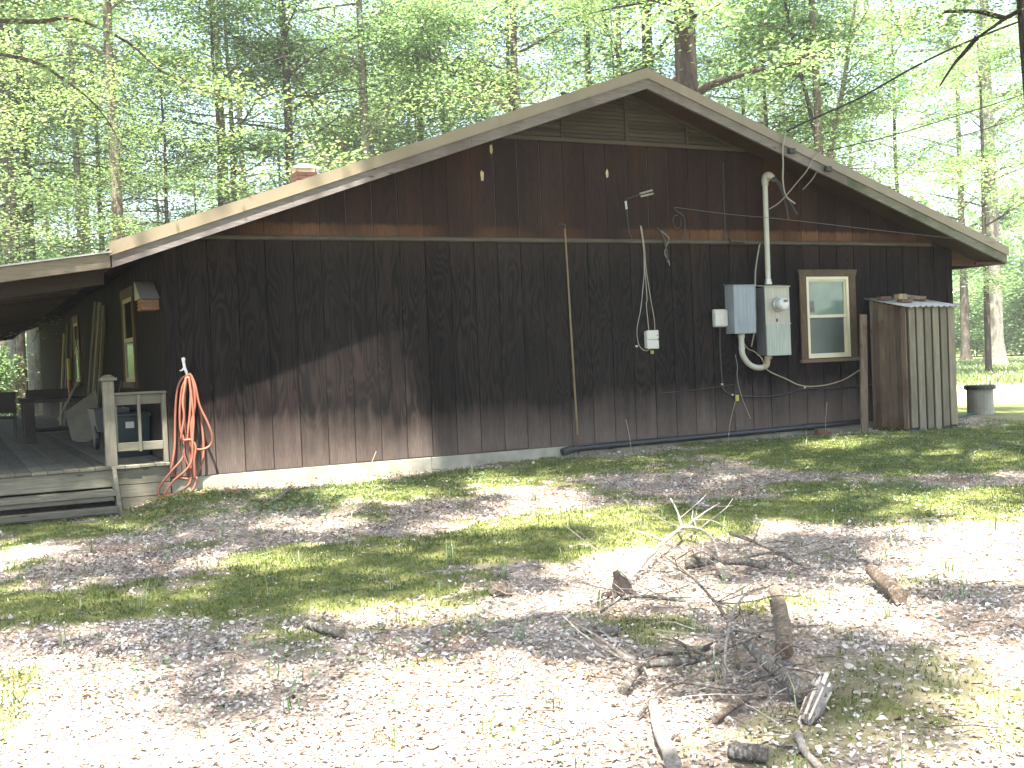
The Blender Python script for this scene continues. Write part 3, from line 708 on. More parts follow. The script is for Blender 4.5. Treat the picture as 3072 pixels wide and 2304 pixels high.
# chimney: brick stack, corner pieces and a raised metal cap
ch = bpy.data.objects.new('chimney', None); link(ch, cab)
cx0, cx1, cy0, cy1 = 3.28, 3.68, 8.0, 8.4
row = 0; z = 3.6
while z < 4.56:
    for side in range(2):
        for j in range(2):
            o = .0 if (row + side) % 2 else .1
            if side == 0:
                a = cx0 + j * .2; MB().box(a + .003, a + .197, cy0 + .0, cy0 + .09, z, z + .062).build('brick', M['brick'], ch)
            else:
                a = cy0 + .093 + j * .155; MB().box(cx0, cx0 + .09, a + .003, a + .152, z, z + .062).build('brick', M['brick'], ch)
    z += .072; row += 1
MB().box(cx0 + .02, cx1 - .005, cy0 + .02, cy1, 3.6, 4.55).build('flue_core', M['brick'], ch)
for a, b in ((cx0 + .02, cy0 + .02), (cx1 - .03, cy0 + .02), (cx0 + .02, cy1 - .03), (cx1 - .03, cy1 - .03)): MB().box(a, a + .02, b, b + .02, 4.551, 4.665).build('cap_leg', M['brick_tan'], ch)
MB().add([(cx0 - .07, cy0 - .07, 4.665), (cx1 + .07, cy0 - .07, 4.665), (cx1 + .07, cy1 + .07, 4.665), (cx0 - .07, cy1 + .07, 4.665), (cx0 + .14, cy0 + .14, 4.775), (cx1 - .14, cy0 + .14, 4.775), (cx1 - .14, cy1 - .14, 4.775), (cx0 + .14, cy1 - .14, 4.775)],
         [(0, 3, 2, 1), (4, 5, 6, 7), (0, 1, 5, 4), (1, 2, 6, 5), (2, 3, 7, 6), (3, 0, 4, 7)]).build('chimney_cap', M['galv'], ch)

# leaves lying on the roof edge
n = 420; a = R.uniform(-.95, 2.2, n); b = R.uniform(-.42, 1.5, n)
cen = np.stack([a, b, 4.30 + .165 - SL * np.abs(a - AP) + R.uniform(0, .02, n)], -1)
V, T, TN = leaf_arrays(cen, .07, .045, R, (.1, .5), .6)
tag(link(bpy.data.objects.new('roof_leaves', mass_mesh('roof_leaves', V, T, LIT, TN))), 'dead leaves caught on the left roof edge', 'leaves', kind='stuff')

# ------------------------------------------------------------------ porch deck
dk = thing('porch_deck', 'low grey timber porch deck with a front step and short railing', 'deck', (-2, 1, -.25))
xx = -.475; i = 0
while xx > -4.5:
    MB().box(xx - .141, xx, -.045 + R.uniform(-.006, .006), YB, .128 + R.uniform(-.002, .002), .160 + R.uniform(-.002, .002), .004).build('plank', M['deck'], dk); xx -= .1455
for k_, (a, b) in enumerate(((-.036, .124), (-.165, -.041), (-.34, -.170))):
    MB().box(-.995, -.475, -.012 + .002 * k_, .028, a, b, .003).build('skirt_board', M['deckx'], dk)
MB().box(-4.5, -1.0, -.012, .028, -.045, .124, .003).build('rim_board', M['deckx'], dk)
MB().box(-4.5, -.5, .9, 1.0, -.3, .12).build('joist', M['dark_wood'], dk)
MB().box(-2.6, -1.045, -.17, -.035, -.105, -.062, .004).build('step_tread', M['deckx'], dk)
MB().box(-2.6, -1.045, -.325, -.175, -.108, -.064, .004).build('step_tread', M['deckx'], dk)
MB().box(-2.6, -1.06, -.300, -.262, -.155, -.1095, .003).build('step_riser', M['deckx'], dk)
MB().beam((-1.025, -.025, .12), (-1.025, -.42, -.36), .04, .16, ch=.003).build('stringer', M['deckx'], dk)
MB().beam((-2.12, -.05, .03), (-2.12, -.42, -.38), .04, .14, ch=.003).build('stringer', M['deckx'], dk)
MB().box(-2.6, -1.05, -.52, -.42, -.26, -.19, .01).build('ground_plank', M['deckx'], dk)
po = MB().box(-1.085, -.98, -.03, .075, .162, 1.015, .004).build('newel_post', M['post'], dk)
cp = MB(); cp.box(-1.115, -.95, -.06, .105, 1.0155, 1.045, .005); cp.add([(-1.10, -.045, 1.045), (-.965, -.045, 1.045), (-.965, .09, 1.045), (-1.10, .09, 1.045), (-1.06, -.005, 1.075), (-1.005, -.005, 1.075), (-1.005, .05, 1.075), (-1.06, .05, 1.075)], [(4, 5, 6, 7), (0, 1, 5, 4), (1, 2, 6, 5), (2, 3, 7, 6), (3, 0, 4, 7)]); cp.build('post_cap', M['post'], po)
MB().box(-.525, -.478, .0, .05, .162, .865, .003).build('rail_post', M['post'], dk)
MB().box(-.979, -.474, -.02, .07, .866, .892, .003).build('top_rail', M['deckx'], dk)
MB().box(-.979, -.527, .005, .03, .765, .864, .003).build('rail_board', M['deckx'], dk)
MB().box(-.979, -.527, .005, .03, .30, .385, .003).build('rail_board', M['deckx'], dk)
MB().box(-.765, -.735, -.022, .004, .29, .864, .003).build('baluster', M['post'], dk)
MB().box(-.978, -.955, .031, .055, .30, .864, .003).build('baluster', M['post'], dk)

# ------------------------------------------------------------------ things on the porch
t = thing('grey_panel', 'pale grey crooked sheet of board leaning among porch clutter', 'board', (-.85, 4.7, .16))
MB().prism([(-.66, .88), (-.64, .58), (-.65, .26), (-.72, .22), (-.80, .17), (-.94, .18), (-1.0, .21), (-1.07, .57), (-1.05, .61)], 4.55, 4.58).build('sheet', M['tarp'], t)
MB().beam((-1.17, 4.5, .49), (-.90, 4.52, 1.0), .022, .022).build('edge_strip', M['tarp'], t)
t = thing('workbench', 'dark wooden workbench in the shade of the porch', 'bench', (-1.1, 6, .16))
MB().box(-1.6, -.62, 5.4, 6.6, .72, .78, .005).build('bench_top', M['dark_wood'], t)
for a, b in ((-1.55, 5.25), (-.72, 5.45), (-1.52, 6.45), (-.72, 6.45)): MB().box(a, a + (.14 if b == 5.25 else .09), b, b + .1, .161, .72, .004).build('leg', M['dark_wood'], t)
MB().box(-1.45, -.7, 5.5, 6.3, .30, .33).build('shelf', M['dark_wood'], t)
MB().box(-1.45, -.85, 6.5, 6.56, .78, .9).build('back_rail', M['dark_wood'], t)
t = thing('patio_chair', 'dark patio chair with a wide low back at the far left', 'chair', (-1.85, 7, .16))
MB().box(-2.25, -1.56, 7.0, 7.04, .56, .88, .01).build('backrest', M['dark_iron'], t)
MB().box(-2.25, -1.56, 7.05, 7.5, .46, .50, .01).build('seat', M['dark_iron'], t)
for a, b in ((-1.60, 7.0), (-1.60, 7.45), (-2.24, 7.0), (-2.24, 7.45)): MB().tube([(a + .02, b + .02, .161), (a + .02, b + .02, .56)], .014, 6).build('leg', M['dark_iron'], t)
t = thing('wheeled_cart', 'dark two-wheeled cart tucked behind the porch newel post', 'cart', (-.7, 3, .16))
MB().add([(-.86, 2.75, .38), (-.50, 2.75, .38), (-.50, 3.3, .38), (-.86, 3.3, .38), (-.90, 2.65, .66), (-.48, 2.65, .66), (-.48, 3.4, .66), (-.90, 3.4, .66)], [(0, 3, 2, 1), (0, 1, 5, 4), (1, 2, 6, 5), (2, 3, 7, 6), (3, 0, 4, 7)]).build('tray', M['box_dark'], t)
for a in (-.90, -.80): MB().lathe([(.02, -.03), (.13, -.03), (.15, -.015), (.15, .015), (.13, .03), (.02, .03)], (a + .04, 2.9, .31), 'x', 16).build('wheel', M['black'], t)
MB().tube([(-.66, 2.7, .6), (-.6, 2.5, .9), (-.58, 2.45, 1.0)], .015, 6).build('handle', M['dark_iron'], t)
t = thing('storage_tote', 'dark teal storage tote with a white label behind the porch rail', 'tote', (-.65, 1.2, .16))
MB().add([(-.83, 1.15, .161), (-.50, 1.15, .161), (-.50, 1.6, .161), (-.83, 1.6, .161), (-.86, 1.12, .60), (-.48, 1.12, .60), (-.48, 1.63, .60), (-.86, 1.63, .60)], [(0, 3, 2, 1), (4, 5, 6, 7), (0, 1, 5, 4), (1, 2, 6, 5), (2, 3, 7, 6), (3, 0, 4, 7)]).build('tub', M['teal'], t)
MB().box(-.875, -.465, 1.105, 1.645, .601, .645, .008).build('lid', M['teal'], t)
MB().box(-.74, -.65, 1.114, 1.119, .48, .55).build('paper_label', M['box_white'], t)
for j, (y0, dy, zz) in enumerate(((4.75, .05, 2.05), (5.2, .35, 2.12), (5.7, .5, 2.16))):
    o = MB().beam((-.50 - .16, y0 + dy, .161), (-.475, y0, zz), .14, .035, up=(1, 0, .1)).build('leaning_board', M['lumber'], None)
    tag(o, ['grey board leaning on the porch wall, nearest the window', 'grey board leaning on the porch wall, middle of three', 'grey board leaning on the porch wall, farthest of three'][j], 'board', 'boards leaning on the porch wall')
t = thing('paddle', 'long-handled paddle with yellow and orange blade leaning on the porch wall', 'paddle', (-.6, 9.5, .16))
MB().tube([(-.54, 9.45, 1.0), (-.485, 9.45, 2.0)], .016, 6).build('handle', M['lumber'], t)
MB().box(-.60, -.55, 9.38, 9.52, .62, 1.02, .01).build('blade', M['orange'], t); MB().box(-.595, -.545, 9.385, 9.515, 1.021, 1.40, .01).build('neck', M['yellow'], t)
MB().tube([(-.6, 9.45, .161), (-.575, 9.45, .62)], .016, 6).build('foot', M['lumber'], t)
o = tag(MB().tube([(-.60, 10.4, .161), (-.475, 10.4, 2.05)], .022, 6).build('pole', M['lumber']), 'pale pole leaning on the porch wall beyond the paddle', 'pole')
o = tag(MB().tube([(-.62, 11.1, .161), (-.475, 11.1, 1.9)], .028, 6).build('pole', M['cable_tan']), 'tan pole leaning on the porch wall, farthest of the two poles', 'pole')
# small box on the side wall by the corner
t = thing('wall_feeder', 'small wall box with grey sloping lid and ridged terracotta front near the corner', 'box', (XL, .6, 1.73))
fx0, fx1 = XL - .185, XL - .003
MB().box(fx0 + .015, fx1, .30, .60, 1.735, 1.848).build('body', M['terracotta'], t)
for k_ in range(3):
    MB().box(fx0 + .008, fx1, .288, .2995, 1.742 + k_ * .037, 1.764 + k_ * .037, .003).build('ridge', M['terracotta'], t)
    MB().box(fx0 + .004, fx0 + .0145, .30, .60, 1.742 + k_ * .037, 1.764 + k_ * .037, .003).build('ridge', M['terracotta'], t)
MB().prism_x([(.24, 1.85), (.62, 1.85), (.62, 2.045), (.58, 2.045)], fx0 - .015, fx1).build('lid', M['galv'], t)

# ------------------------------------------------------------------ hose on its hook
t = thing('antler_hook', 'white forked antler hook on the siding by the house corner', 'hook', (-.28, 0, 1.0))
hk = MB(); hk.tube(spline([(-.292, -.012, 1.215), (-.290, -.03, 1.16), (-.285, -.05, 1.11), (-.270, -.08, 1.05), (-.268, -.11, 1.01)], 4), [.018] * 3 + [.015] * 10 + [.011] * 4, 7)
hk.tube(spline([(-.290, -.035, 1.12), (-.312, -.06, 1.095), (-.338, -.08, 1.088)], 4), [.011] * 5 + [.007] * 4, 6); hk.tube([(-.30, -.012, 1.20), (-.275, -.02, 1.212)], .016, 6)
hk.build('hook_body', M['bone'], t, True)
STR = [[(-0.251, 1.046), (-0.328, 1.003), (-0.376, 0.874), (-0.403, 0.614), (-0.419, 0.338), (-0.45, 0.171), (-0.473, 0.088), (-0.449, 0.025), (-0.405, -0.002), (-0.301, -0.026), (-0.224, 0.006), (-0.156, 0.148), (-0.135, 0.287), (-0.139, 0.52), (-0.16, 0.724), (-0.191, 0.865), (-0.223, 0.99), (-0.251, 1.046)],
       [(-0.259, 1.041), (-0.325, 0.918), (-0.358, 0.688), (-0.36, 0.488), (-0.335, 0.378), (-0.35, 0.21), (-0.461, 0.08), (-0.571, -0.049), (-0.607, -0.123), (-0.593, -0.193), (-0.535, -0.214), (-0.413, -0.171), (-0.32, -0.102), (-0.278, -0.013), (-0.267, 0.219), (-0.281, 0.406), (-0.249, 0.605), (-0.225, 0.789), (-0.233, 0.944), (-0.251, 1.038)],
       [(-0.266, 1.039), (-0.306, 0.84), (-0.317, 0.609), (-0.31, 0.423), (-0.342, 0.302), (-0.336, 0.193), (-0.289, 0.081), (-0.278, 0.142), (-0.293, 0.298), (-0.303, 0.407), (-0.271, 0.606), (-0.246, 0.837), (-0.252, 1.023)],
       [(-0.243, 1.045), (-0.203, 0.943), (-0.167, 0.724), (-0.106, 0.565), (-0.066, 0.438), (-0.058, 0.344), (-0.096, 0.292), (-0.166, 0.27), (-0.241, 0.287), (-0.26, 0.358), (-0.26, 0.528), (-0.214, 0.711), (-0.213, 0.882), (-0.237, 1.022)],
       [(-0.282, 1.032), (-0.31, 0.917), (-0.339, 0.764), (-0.335, 0.61), (-0.371, 0.412), (-0.35, 0.379), (-0.267, 0.374), (-0.233, 0.294), (-0.254, 0.171), (-0.254, 0.016), (-0.242, -0.062), (-0.307, -0.15), (-0.445, -0.199), (-0.548, -0.189), (-0.554, -0.143), (-0.466, -0.028), (-0.342, 0.07), (-0.277, 0.173), (-0.26, 0.373), (-0.238, 0.604), (-0.249, 0.837), (-0.259, 1.023)]]
path = []
for j, st in enumerate(STR):
    for i_, (a, b) in enumerate(st):
        y = -.055 - .022 * j - .012 * math.sin(i_ * 1.3 + j)
        if b > .98: y = -.085 - .006 * j
        path.append((a, y, max(b, gz(a, -.1) + .014)))
hs = MB().tube(spline(path, 6), .0122, 8)
hs = hs.build('hose', M['hose'], None, True); tag(hs, 'orange rubber hose hanging in loops from a hook at the corner', 'hose')

# ------------------------------------------------------------------ electrical and other fittings on the gable wall
t = thing('meter_box', 'tall pale meter enclosure with round glass meter left of the window', 'meter box', (7.3, 0, .97))
bd = MB(); bd.box(7.10, 7.50, -.20, -.004, .97, 1.865, .004); bd.build('enclosure', M['box_dark'], t)
MB().box(7.097, 7.503, -.208, -.2005, 1.385, 1.868, .003).build('upper_cover', M['box_tan'], t)
MB().box(7.102, 7.500, -.212, -.2005, .966, 1.384, .003).build('lower_cover', M['box_green'], t)
MB().prism_x([(-.222, 1.862), (-.004, 1.895), (-.004, 1.905), (-.225, 1.878)], 7.09, 7.51).build('rain_lip', M['box_tan'], t)
MB().box(7.09, 7.51, -.214, -.2085, 1.375, 1.392).build('seam_strip', M['box_tan'], t)
mt = MB().lathe([(.098, 0), (.098, -.03), (.09, -.04), (.083, -.042)], (7.305, -.2085, 1.635), 'y', 28).build('meter_ring', M['steel'], t)
MB().lathe([(.082, -.043), (.082, -.11), (.075, -.14), (.05, -.152), (.01, -.155)], (7.305, -.2085, 1.635), 'y', 28).build('meter_glass', M['meter'], mt, True)
MB().box(7.275, 7.335, -.372, -.362, 1.655, 1.69).build('meter_display', M['box_dark'], mt)
MB().box(7.27, 7.285, -.222, -.2135, 1.405, 1.45).build('latch', M['dark_iron'], t)
t = thing('breaker_box', 'blue-grey steel breaker box between the small white box and the meter', 'breaker box', (6.77, 0, 1.27))
MB().box(6.605, 6.935, -.185, -.004, 1.275, 1.895, .004).build('enclosure', M['box_blue'], t)
MB().box(6.598, 6.945, -.200, -.1855, 1.268, 1.89, .004).build('door', M['box_blue'], t)
MB().prism_x([(-.208, 1.885), (-.004, 1.905), (-.004, 1.915), (-.21, 1.898)], 6.592, 6.95).build('rain_lip', M['box_blue'], t)
MB().box(6.66, 6.85, -.2045, -.2005, 1.385, 1.44).build('latch_plate', M['box_blue'], t)
t = thing('junction_box', 'small white junction box left of the blue-grey breaker box', 'junction box', (6.48, 0, 1.36))
MB().box(6.39, 6.575, -.07, -.004, 1.365, 1.595, .012).build('body', M['box_white'], t); MB().box(6.382, 6.583, -.088, -.0705, 1.372, 1.588, .012).build('lid', M['box_white'], t)
for a in (1.40, 1.55): MB().box(6.372, 6.3815, -.085, -.06, a, a + .03).build('hinge', M['box_white'], t)
t = thing('phone_box', 'small white two-part telephone box with hanging wires below the belt trim', 'phone box', (5.41, 0, 1.12))
MB().box(5.335, 5.495, -.075, -.004, 1.125, 1.345, .012).build('body', M['box_white'], t); MB().box(5.327, 5.503, -.09, -.0755, 1.235, 1.352, .01).build('upper_lid', M['box_white'], t); MB().box(5.327, 5.503, -.094, -.0755, 1.118, 1.228, .01).build('lower_lid', M['box_white'], t)
MB().lathe([(.008, 0), (.008, -.004)], (5.48, -.0905, 1.285), 'y', 8).build('screw', M['dark_iron'], t)
o = MB().box(5.415, 5.45, -.05, -.012, 1.055, 1.10, .006).build('yellow_plug', M['yellow']); tag(o, 'small yellow plug under the white telephone box', 'plug')

t = thing('service_mast', 'white pipe mast with a dark weatherhead rising above the meter box', 'mast', (7.24, -.11, 1.9))
MB().tube([(7.24, -.11, 1.94), (7.243, -.11, 2.6), (7.247, -.11, 3.22)], .034, 14).build('pipe', M['pvc'], t, True)
MB().lathe([(.05, 0), (.05, .03), (.042, .035), (.042, .07)], (7.24, -.11, 1.905), 'z', 16).build('hub', M['steel'], t)
MB().tube(spline([(7.247, -.11, 3.20), (7.247, -.115, 3.28), (7.262, -.14, 3.325), (7.29, -.17, 3.31), (7.305, -.185, 3.285)], 4), [.042, .044, .046, .048, .05, .052, .054, .056, .056, .056, .056, .055, .053, .05, .05, .05, .05], 12).build('weatherhead', M['box_tan'], t, True)
MB().lathe([(.047, -.012), (.047, .014)], (7.312, -.198, 3.283), 'y', 12).build('cap_face', M['black'], t)
t = thing('pipe_elbow', 'pale curved conduit looping under the breaker box to the meter box', 'conduit', (6.95, -.1, .8))
MB().tube(spline([(6.775, -.1, 1.266), (6.775, -.1, 1.10), (6.79, -.1, .99), (6.86, -.1, .89), (6.95, -.1, .835), (7.05, -.1, .815), (7.115, -.1, .82)], 6), .037, 14).build('pipe', M['pvc'], t, True)
MB().tube(spline([(7.118, -.1, .82), (7.17, -.1, .845), (7.185, -.1, .90), (7.185, -.1, .964)], 5), .040, 14).build('elbow', M['cable_tan'], t, True)
MB().tube([(6.775, -.1, 1.267), (6.775, -.1, 1.215)], .044, 14).build('collar', M['pvc'], t)
MB().tube([(6.779, -.1, 1.10), (6.776, -.1, 1.06)], .042, 14).build('collar', M['pvc'], t)
MB().tube([(7.24, -.1, .968), (7.24, -.1, .925)], .022, 10).build('stub', M['cable_tan'], t)

def cable(name, label, pts, r, mat, cat='cable', n=6, group=None):
    o = MB().tube(spline(pts, n), r, 6).build(name, M[mat], None, True); return tag(o, label, cat, group)
t = thing('ground_rod_pipe', 'thin leaning copper pipe from the belt trim down to the black drain', 'pipe', (4.27, -.05, -.15))
MB().tube([(4.245, -.045, 2.60), (4.26, -.05, 1.9), (4.285, -.06, .6), (4.302, -.065, -.12)], .0105, 8).build('pipe', M['copper'], t, True)
MB().tube(spline([(4.245, -.045, 2.60), (4.243, -.045, 2.645), (4.21, -.03, 2.652), (4.185, -.002, 2.652)], 4), .013, 8).build('elbow', M['dark_iron'], t, True)
MB().tube([(4.297, -.064, .12), (4.302, -.065, -.1)], .0165, 8).build('rusty_foot', M['brick'], t)
cable('phone_wire', 'grey wire looping wide to the left of the telephone box', [(5.34, -.03, 2.64), (5.365, -.03, 2.44), (5.36, -.035, 2.1), (5.345, -.03, 1.95), (5.29, -.03, 1.62), (5.225, -.03, 1.38), (5.235, -.03, 1.20), (5.29, -.03, 1.12), (5.36, -.03, 1.10), (5.41, -.03, 1.124)], .0055, 'cable_grey')
cable('phone_wire', 'grey wire running straight down to the top of the telephone box', [(5.335, -.025, 2.66), (5.355, -.04, 2.42), (5.37, -.045, 2.0), (5.38, -.045, 1.75), (5.37, -.04, 1.66), (5.385, -.05, 1.352)], .0055, 'cable_grey')
cable('phone_wire', 'grey wire bowing right onto the telephone box', [(5.35, -.025, 2.65), (5.37, -.045, 2.40), (5.38, -.05, 2.12), (5.43, -.05, 1.75), (5.47, -.05, 1.50), (5.475, -.05, 1.352)], .005, 'cable_tan')
cable('cable_stub', 'short thick black cable end hanging over the belt trim', [(5.59, -.01, 2.635), (5.62, -.05, 2.58), (5.66, -.06, 2.47), (5.69, -.06, 2.33), (5.705, -.05, 2.20)], .014, 'cable_black')
cable('frayed_wire', 'thin frayed wire beside the black cable end', [(5.64, -.03, 2.60), (5.74, -.05, 2.50), (5.69, -.06, 2.40), (5.66, -.06, 2.31), (5.72, -.05, 2.22), (5.735, -.05, 2.16)], .005, 'cable_grey')
cable('coiled_cable', 'dark cable coil nailed to the gable right of the iron bracket', [(5.86, -.015, 2.90), (5.90, -.03, 2.84), (5.97, -.035, 2.80), (6.005, -.035, 2.70), (5.99, -.03, 2.56), (5.94, -.03, 2.50)], .009, 'cable_black')
ring = [(5.885 + .062 * math.cos(a), -.03, 2.715 + .085 * math.sin(a)) for a in np.linspace(1.2, 6.9, 16)]
cable('cable_ring', 'open loop of dark cable on the gable below the coil', ring, .007, 'cable_black')
cable('vertical_wire', 'thin dark wire dropping down the gable left of the mast', [(6.66, -.012, 3.50), (6.645, -.015, 3.2), (6.645, -.015, 2.8), (6.63, -.015, 2.42)], .006, 'cable_black')
cable('mast_cable', 'grey cable bowing down the left side of the mast to the boxes', [(7.20, -.02, 2.46), (7.165, -.03, 2.36), (7.105, -.03, 2.1), (7.085, -.03, 1.8), (7.07, -.03, 1.4), (6.99, -.03, 1.10)], .010, 'cable_grey')
cable('loop_wire', 'thin tan wire looped between breaker box and pipe elbow', [(6.86, -.05, 1.266), (6.85, -.05, 1.16), (6.92, -.05, 1.07), (7.01, -.06, 1.03), (7.06, -.15, .93), (7.10, -.155, .80)], .006, 'cable_tan')
cable('ground_cable', 'tan cable sagging under the window from the conduit to the leaning plank', [(7.11, -.155, .80), (7.32, -.03, .735), (7.55, -.03, .645), (7.76, -.03, .555), (7.98, -.03, .525), (8.25, -.03, .535), (8.55, -.03, .59), (8.80, -.03, .69), (8.95, -.03, .745)], .009, 'cable_tan')
cable('low_cable', 'black cable running low along the siding below the window', [(6.485, -.04, 1.362), (6.49, -.02, 1.1), (6.505, -.02, .64), (6.53, -.02, .54), (6.68, -.02, .475), (7.1, -.02, .43), (7.5, -.02, .44), (7.85, -.02, .50), (8.3, -.02, .475), (9.2, -.02, .50)], .010, 'cable_black')
cable('thin_line', 'faint dark line along the siding left of the yellow tag', [(5.55, -.012, .56), (6.0, -.015, .57), (6.5, -.015, .60), (6.7, -.015, .615)], .004, 'cable_black')
o = MB().box(6.70, 6.755, -.035, -.025, .395, .475, .003).build('yellow_tag', M['yellow']); tag(o, 'small yellow tag hanging on the black cable near the ground', 'tag')
cable('stray_wire', 'thin pale wire trailing down past the yellow tag', [(6.73, -.02, 1.0), (6.75, -.03, .85), (6.74, -.03, .7), (6.80, -.03, .45), (6.92, -.05, .15)], .004, 'cable_grey')
for j, (a, b) in enumerate(((5.215, 1.16), (6.50, .625), (6.655, .48), (7.87, .515))):
    o = MB().box(a - .011, a + .011, -.034, -.004, b - .012, b + .012, .003).build('cable_clip', M['box_white'])
    tag(o, ['white cable clip beside the telephone box', 'white cable clip at the bend of the black cable', 'white cable clip just left of the yellow tag', 'white cable clip under the window'][j], 'clip', 'cable clips')
t = thing('iron_bracket', 'forked iron bracket sticking out of the gable siding', 'bracket', (5.15, 0, 2.9))
MB().tube([(5.14, 0, 2.985), (5.16, -.06, 2.99), (5.30, -.16, 3.03)], .010, 7).build('arm', M['dark_iron'], t); MB().tube([(5.27, -.14, 3.035), (5.42, -.20, 3.075)], .012, 7).build('prong', M['cable_grey'], t); MB().tube([(5.27, -.16, 3.00), (5.42, -.22, 3.03)], .012, 7).build('prong', M['cable_grey'], t)
MB().tube([(5.14, -.012, 2.96), (5.145, -.02, 2.86)], .014, 7).build('insulator', M['box_white'], t); MB().tube([(5.145, -.02, 2.86), (5.17, -.02, 2.56), (5.21, -.045, 2.46)], .007, 6).build('lead_wire', M['cable_black'], t)
o = MB().box(6.68, 6.91, -.075, -.042, 2.455, 2.505, .008).build('belt_block', M['belt']); tag(o, 'short weathered block stuck on the belt trim left of the mast', 'block')

# black drain pipe along the foot of the wall
t = thing('drain_pipe', 'black plastic drain pipe lying along the foot of the wall', 'drain pipe', (6.5, -.1, -.1))
MB().tube([(4.20, -.10, -.045), (5.98, -.10, -.03), (7.87, -.10, -.012), (8.86, -.10, 0.0)], .037, 12).build('pipe', M['black'], t, True)
MB().tube([(4.05, -.11, -.07), (4.16, -.105, -.05), (4.22, -.10, -.045)], .047, 12).build('elbow', M['dark_iron'], t, True)
MB().tube([(4.70, -.10, -.041), (4.76, -.10, -.04)], .042, 12).build('coupling', M['black'], t); MB().tube([(7.75, -.10, -.013), (7.98, -.10, -.011)], .044, 12).build('coupling', M['black'], t)
for j, (a, b, c_) in enumerate(((7.93, -.24, .0), (8.02, -.22, -.02))):
    z0 = gz(a, b); o = MB().box(a - .08, a + .07, b - .05, b + .05, z0 - .02, z0 + .10 + c_ * 2, .012).build('brick_piece', M['brick'])
    o.rotation_euler = (0, 0, 0); tag(o, ['broken brick under the drain pipe, left piece', 'broken brick under the drain pipe, right piece'][j], 'brick')

# ------------------------------------------------------------------ leaning plank and pump shed
o = MB().beam((8.585, -.36, -.14), (8.69, -.30, 1.47), .115, .03, up=(0, -1, 0), ch=.003).build('leaning_plank', M['shed_side']); tag(o, 'narrow upright plank leaning by the left side of the shed', 'plank')
sh = thing('pump_shed', 'small grey plank pump shed with tin roof against the gable wall', 'shed', (9.4, -.5, -.12))
SX0, SX1, SY0, SY1 = 8.95, 9.82, -.82, -.17
def sz(y): return 1.545 + (y + .82) * .20
pw = (SX1 - SX0) / 6
for j in range(6):
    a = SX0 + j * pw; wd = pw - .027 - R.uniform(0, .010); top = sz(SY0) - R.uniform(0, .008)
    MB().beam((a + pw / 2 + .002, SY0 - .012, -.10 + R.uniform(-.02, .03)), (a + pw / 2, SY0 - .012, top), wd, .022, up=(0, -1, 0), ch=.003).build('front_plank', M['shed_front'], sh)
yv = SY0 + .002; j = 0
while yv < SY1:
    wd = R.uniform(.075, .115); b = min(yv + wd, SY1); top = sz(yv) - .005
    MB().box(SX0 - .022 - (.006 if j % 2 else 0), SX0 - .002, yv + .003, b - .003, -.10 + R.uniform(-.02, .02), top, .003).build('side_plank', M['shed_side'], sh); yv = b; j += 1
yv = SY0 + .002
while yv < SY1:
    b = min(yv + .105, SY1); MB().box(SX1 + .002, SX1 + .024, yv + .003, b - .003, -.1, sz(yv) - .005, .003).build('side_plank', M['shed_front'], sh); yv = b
MB().box(SX0 + .001, SX1 - .001, SY0 + .004, SY1, -.15, 1.53).build('frame', M['dark_wood'], sh)
MB().box(SX0 - .03, SX0 + .25, SY0 - .03, SY1, -.17, -.105, .008).build('base_skid', M['black'], sh)
MB().box(SX1 - .12, SX1 - .03, SY0 - .04, SY0 + .06, -.17, -.105, .008).build('base_skid', M['black'], sh)
nxr = 90; vs = []; fs_ = []
for i_ in range(nxr + 1):
    xx = SX0 - .06 + (SX1 - SX0 + .11) * i_ / nxr
    for yy in (SY0 - .07, -.5, SY1 + .06):
        vs.append((xx, yy, sz(yy) + .012 + .010 * math.sin(i_ / nxr * 2 * math.pi * 9) + .004 * math.sin(xx * 7)))
for i_ in range(nxr):
    for k_ in range(2): a = i_ * 3 + k_; fs_.append((a, a + 3, a + 4, a + 1))
rf = MB().add(vs, fs_).build('tin_roof', M['galv'], sh, True, fix=False); sm = rf.modifiers.new('thickness', 'SOLIDIFY'); sm.thickness = .012; sm.offset = -1
MB().box(SX0 - .055, SX1 + .045, SY0 - .068, SY0 - .05, sz(SY0) - .022, sz(SY0) - .012).build('roof_edge', M['black'], sh)
def brick_holes(name, label, cx, cy, cz, lx, ly, lz, mat, holes=False):
    t = thing(name, label, 'brick', (cx, cy, cz))
    MB().box(cx - lx / 2, cx + lx / 2, cy - ly / 2, cy + ly / 2, cz, cz + lz, .005).build('body', M[mat], t)
    if holes:
        for a in (-.028, 0, .028):
            for b in (.028, .056): MB().lathe([(.009, 0), (.009, .003)], (cx + lx * .18 + a, cy - ly / 2 - .002, cz + b), 'y', 8).build('hole', M['black'], t)
brick_holes('brick', 'red-brown brick lying flat on the shed roof under the holed brick', 9.13, -.62, sz(-.62) + .02, .19, .095, .045, 'brick')
brick_holes('brick', 'tan holed brick on top of the flat brick on the shed roof', 9.09, -.60, sz(-.62) + .066, .15, .085, .072, 'brick_tan', True)
brick_holes('brick', 'red-brown brick at the back left of the shed roof', 9.02, -.36, sz(-.36) + .02, .19, .09, .05, 'brick')
o = MB().tube([(9.28, -.28, sz(-.28) + .055), (9.45, -.40, sz(-.4) + .057), (9.60, -.55, sz(-.55) + .055)], [.032, .036, .034], 9, rough=.12).build('short_log', M['stick_brown'], None, True); tag(o, 'short mossy log lying on the right of the shed roof', 'log')

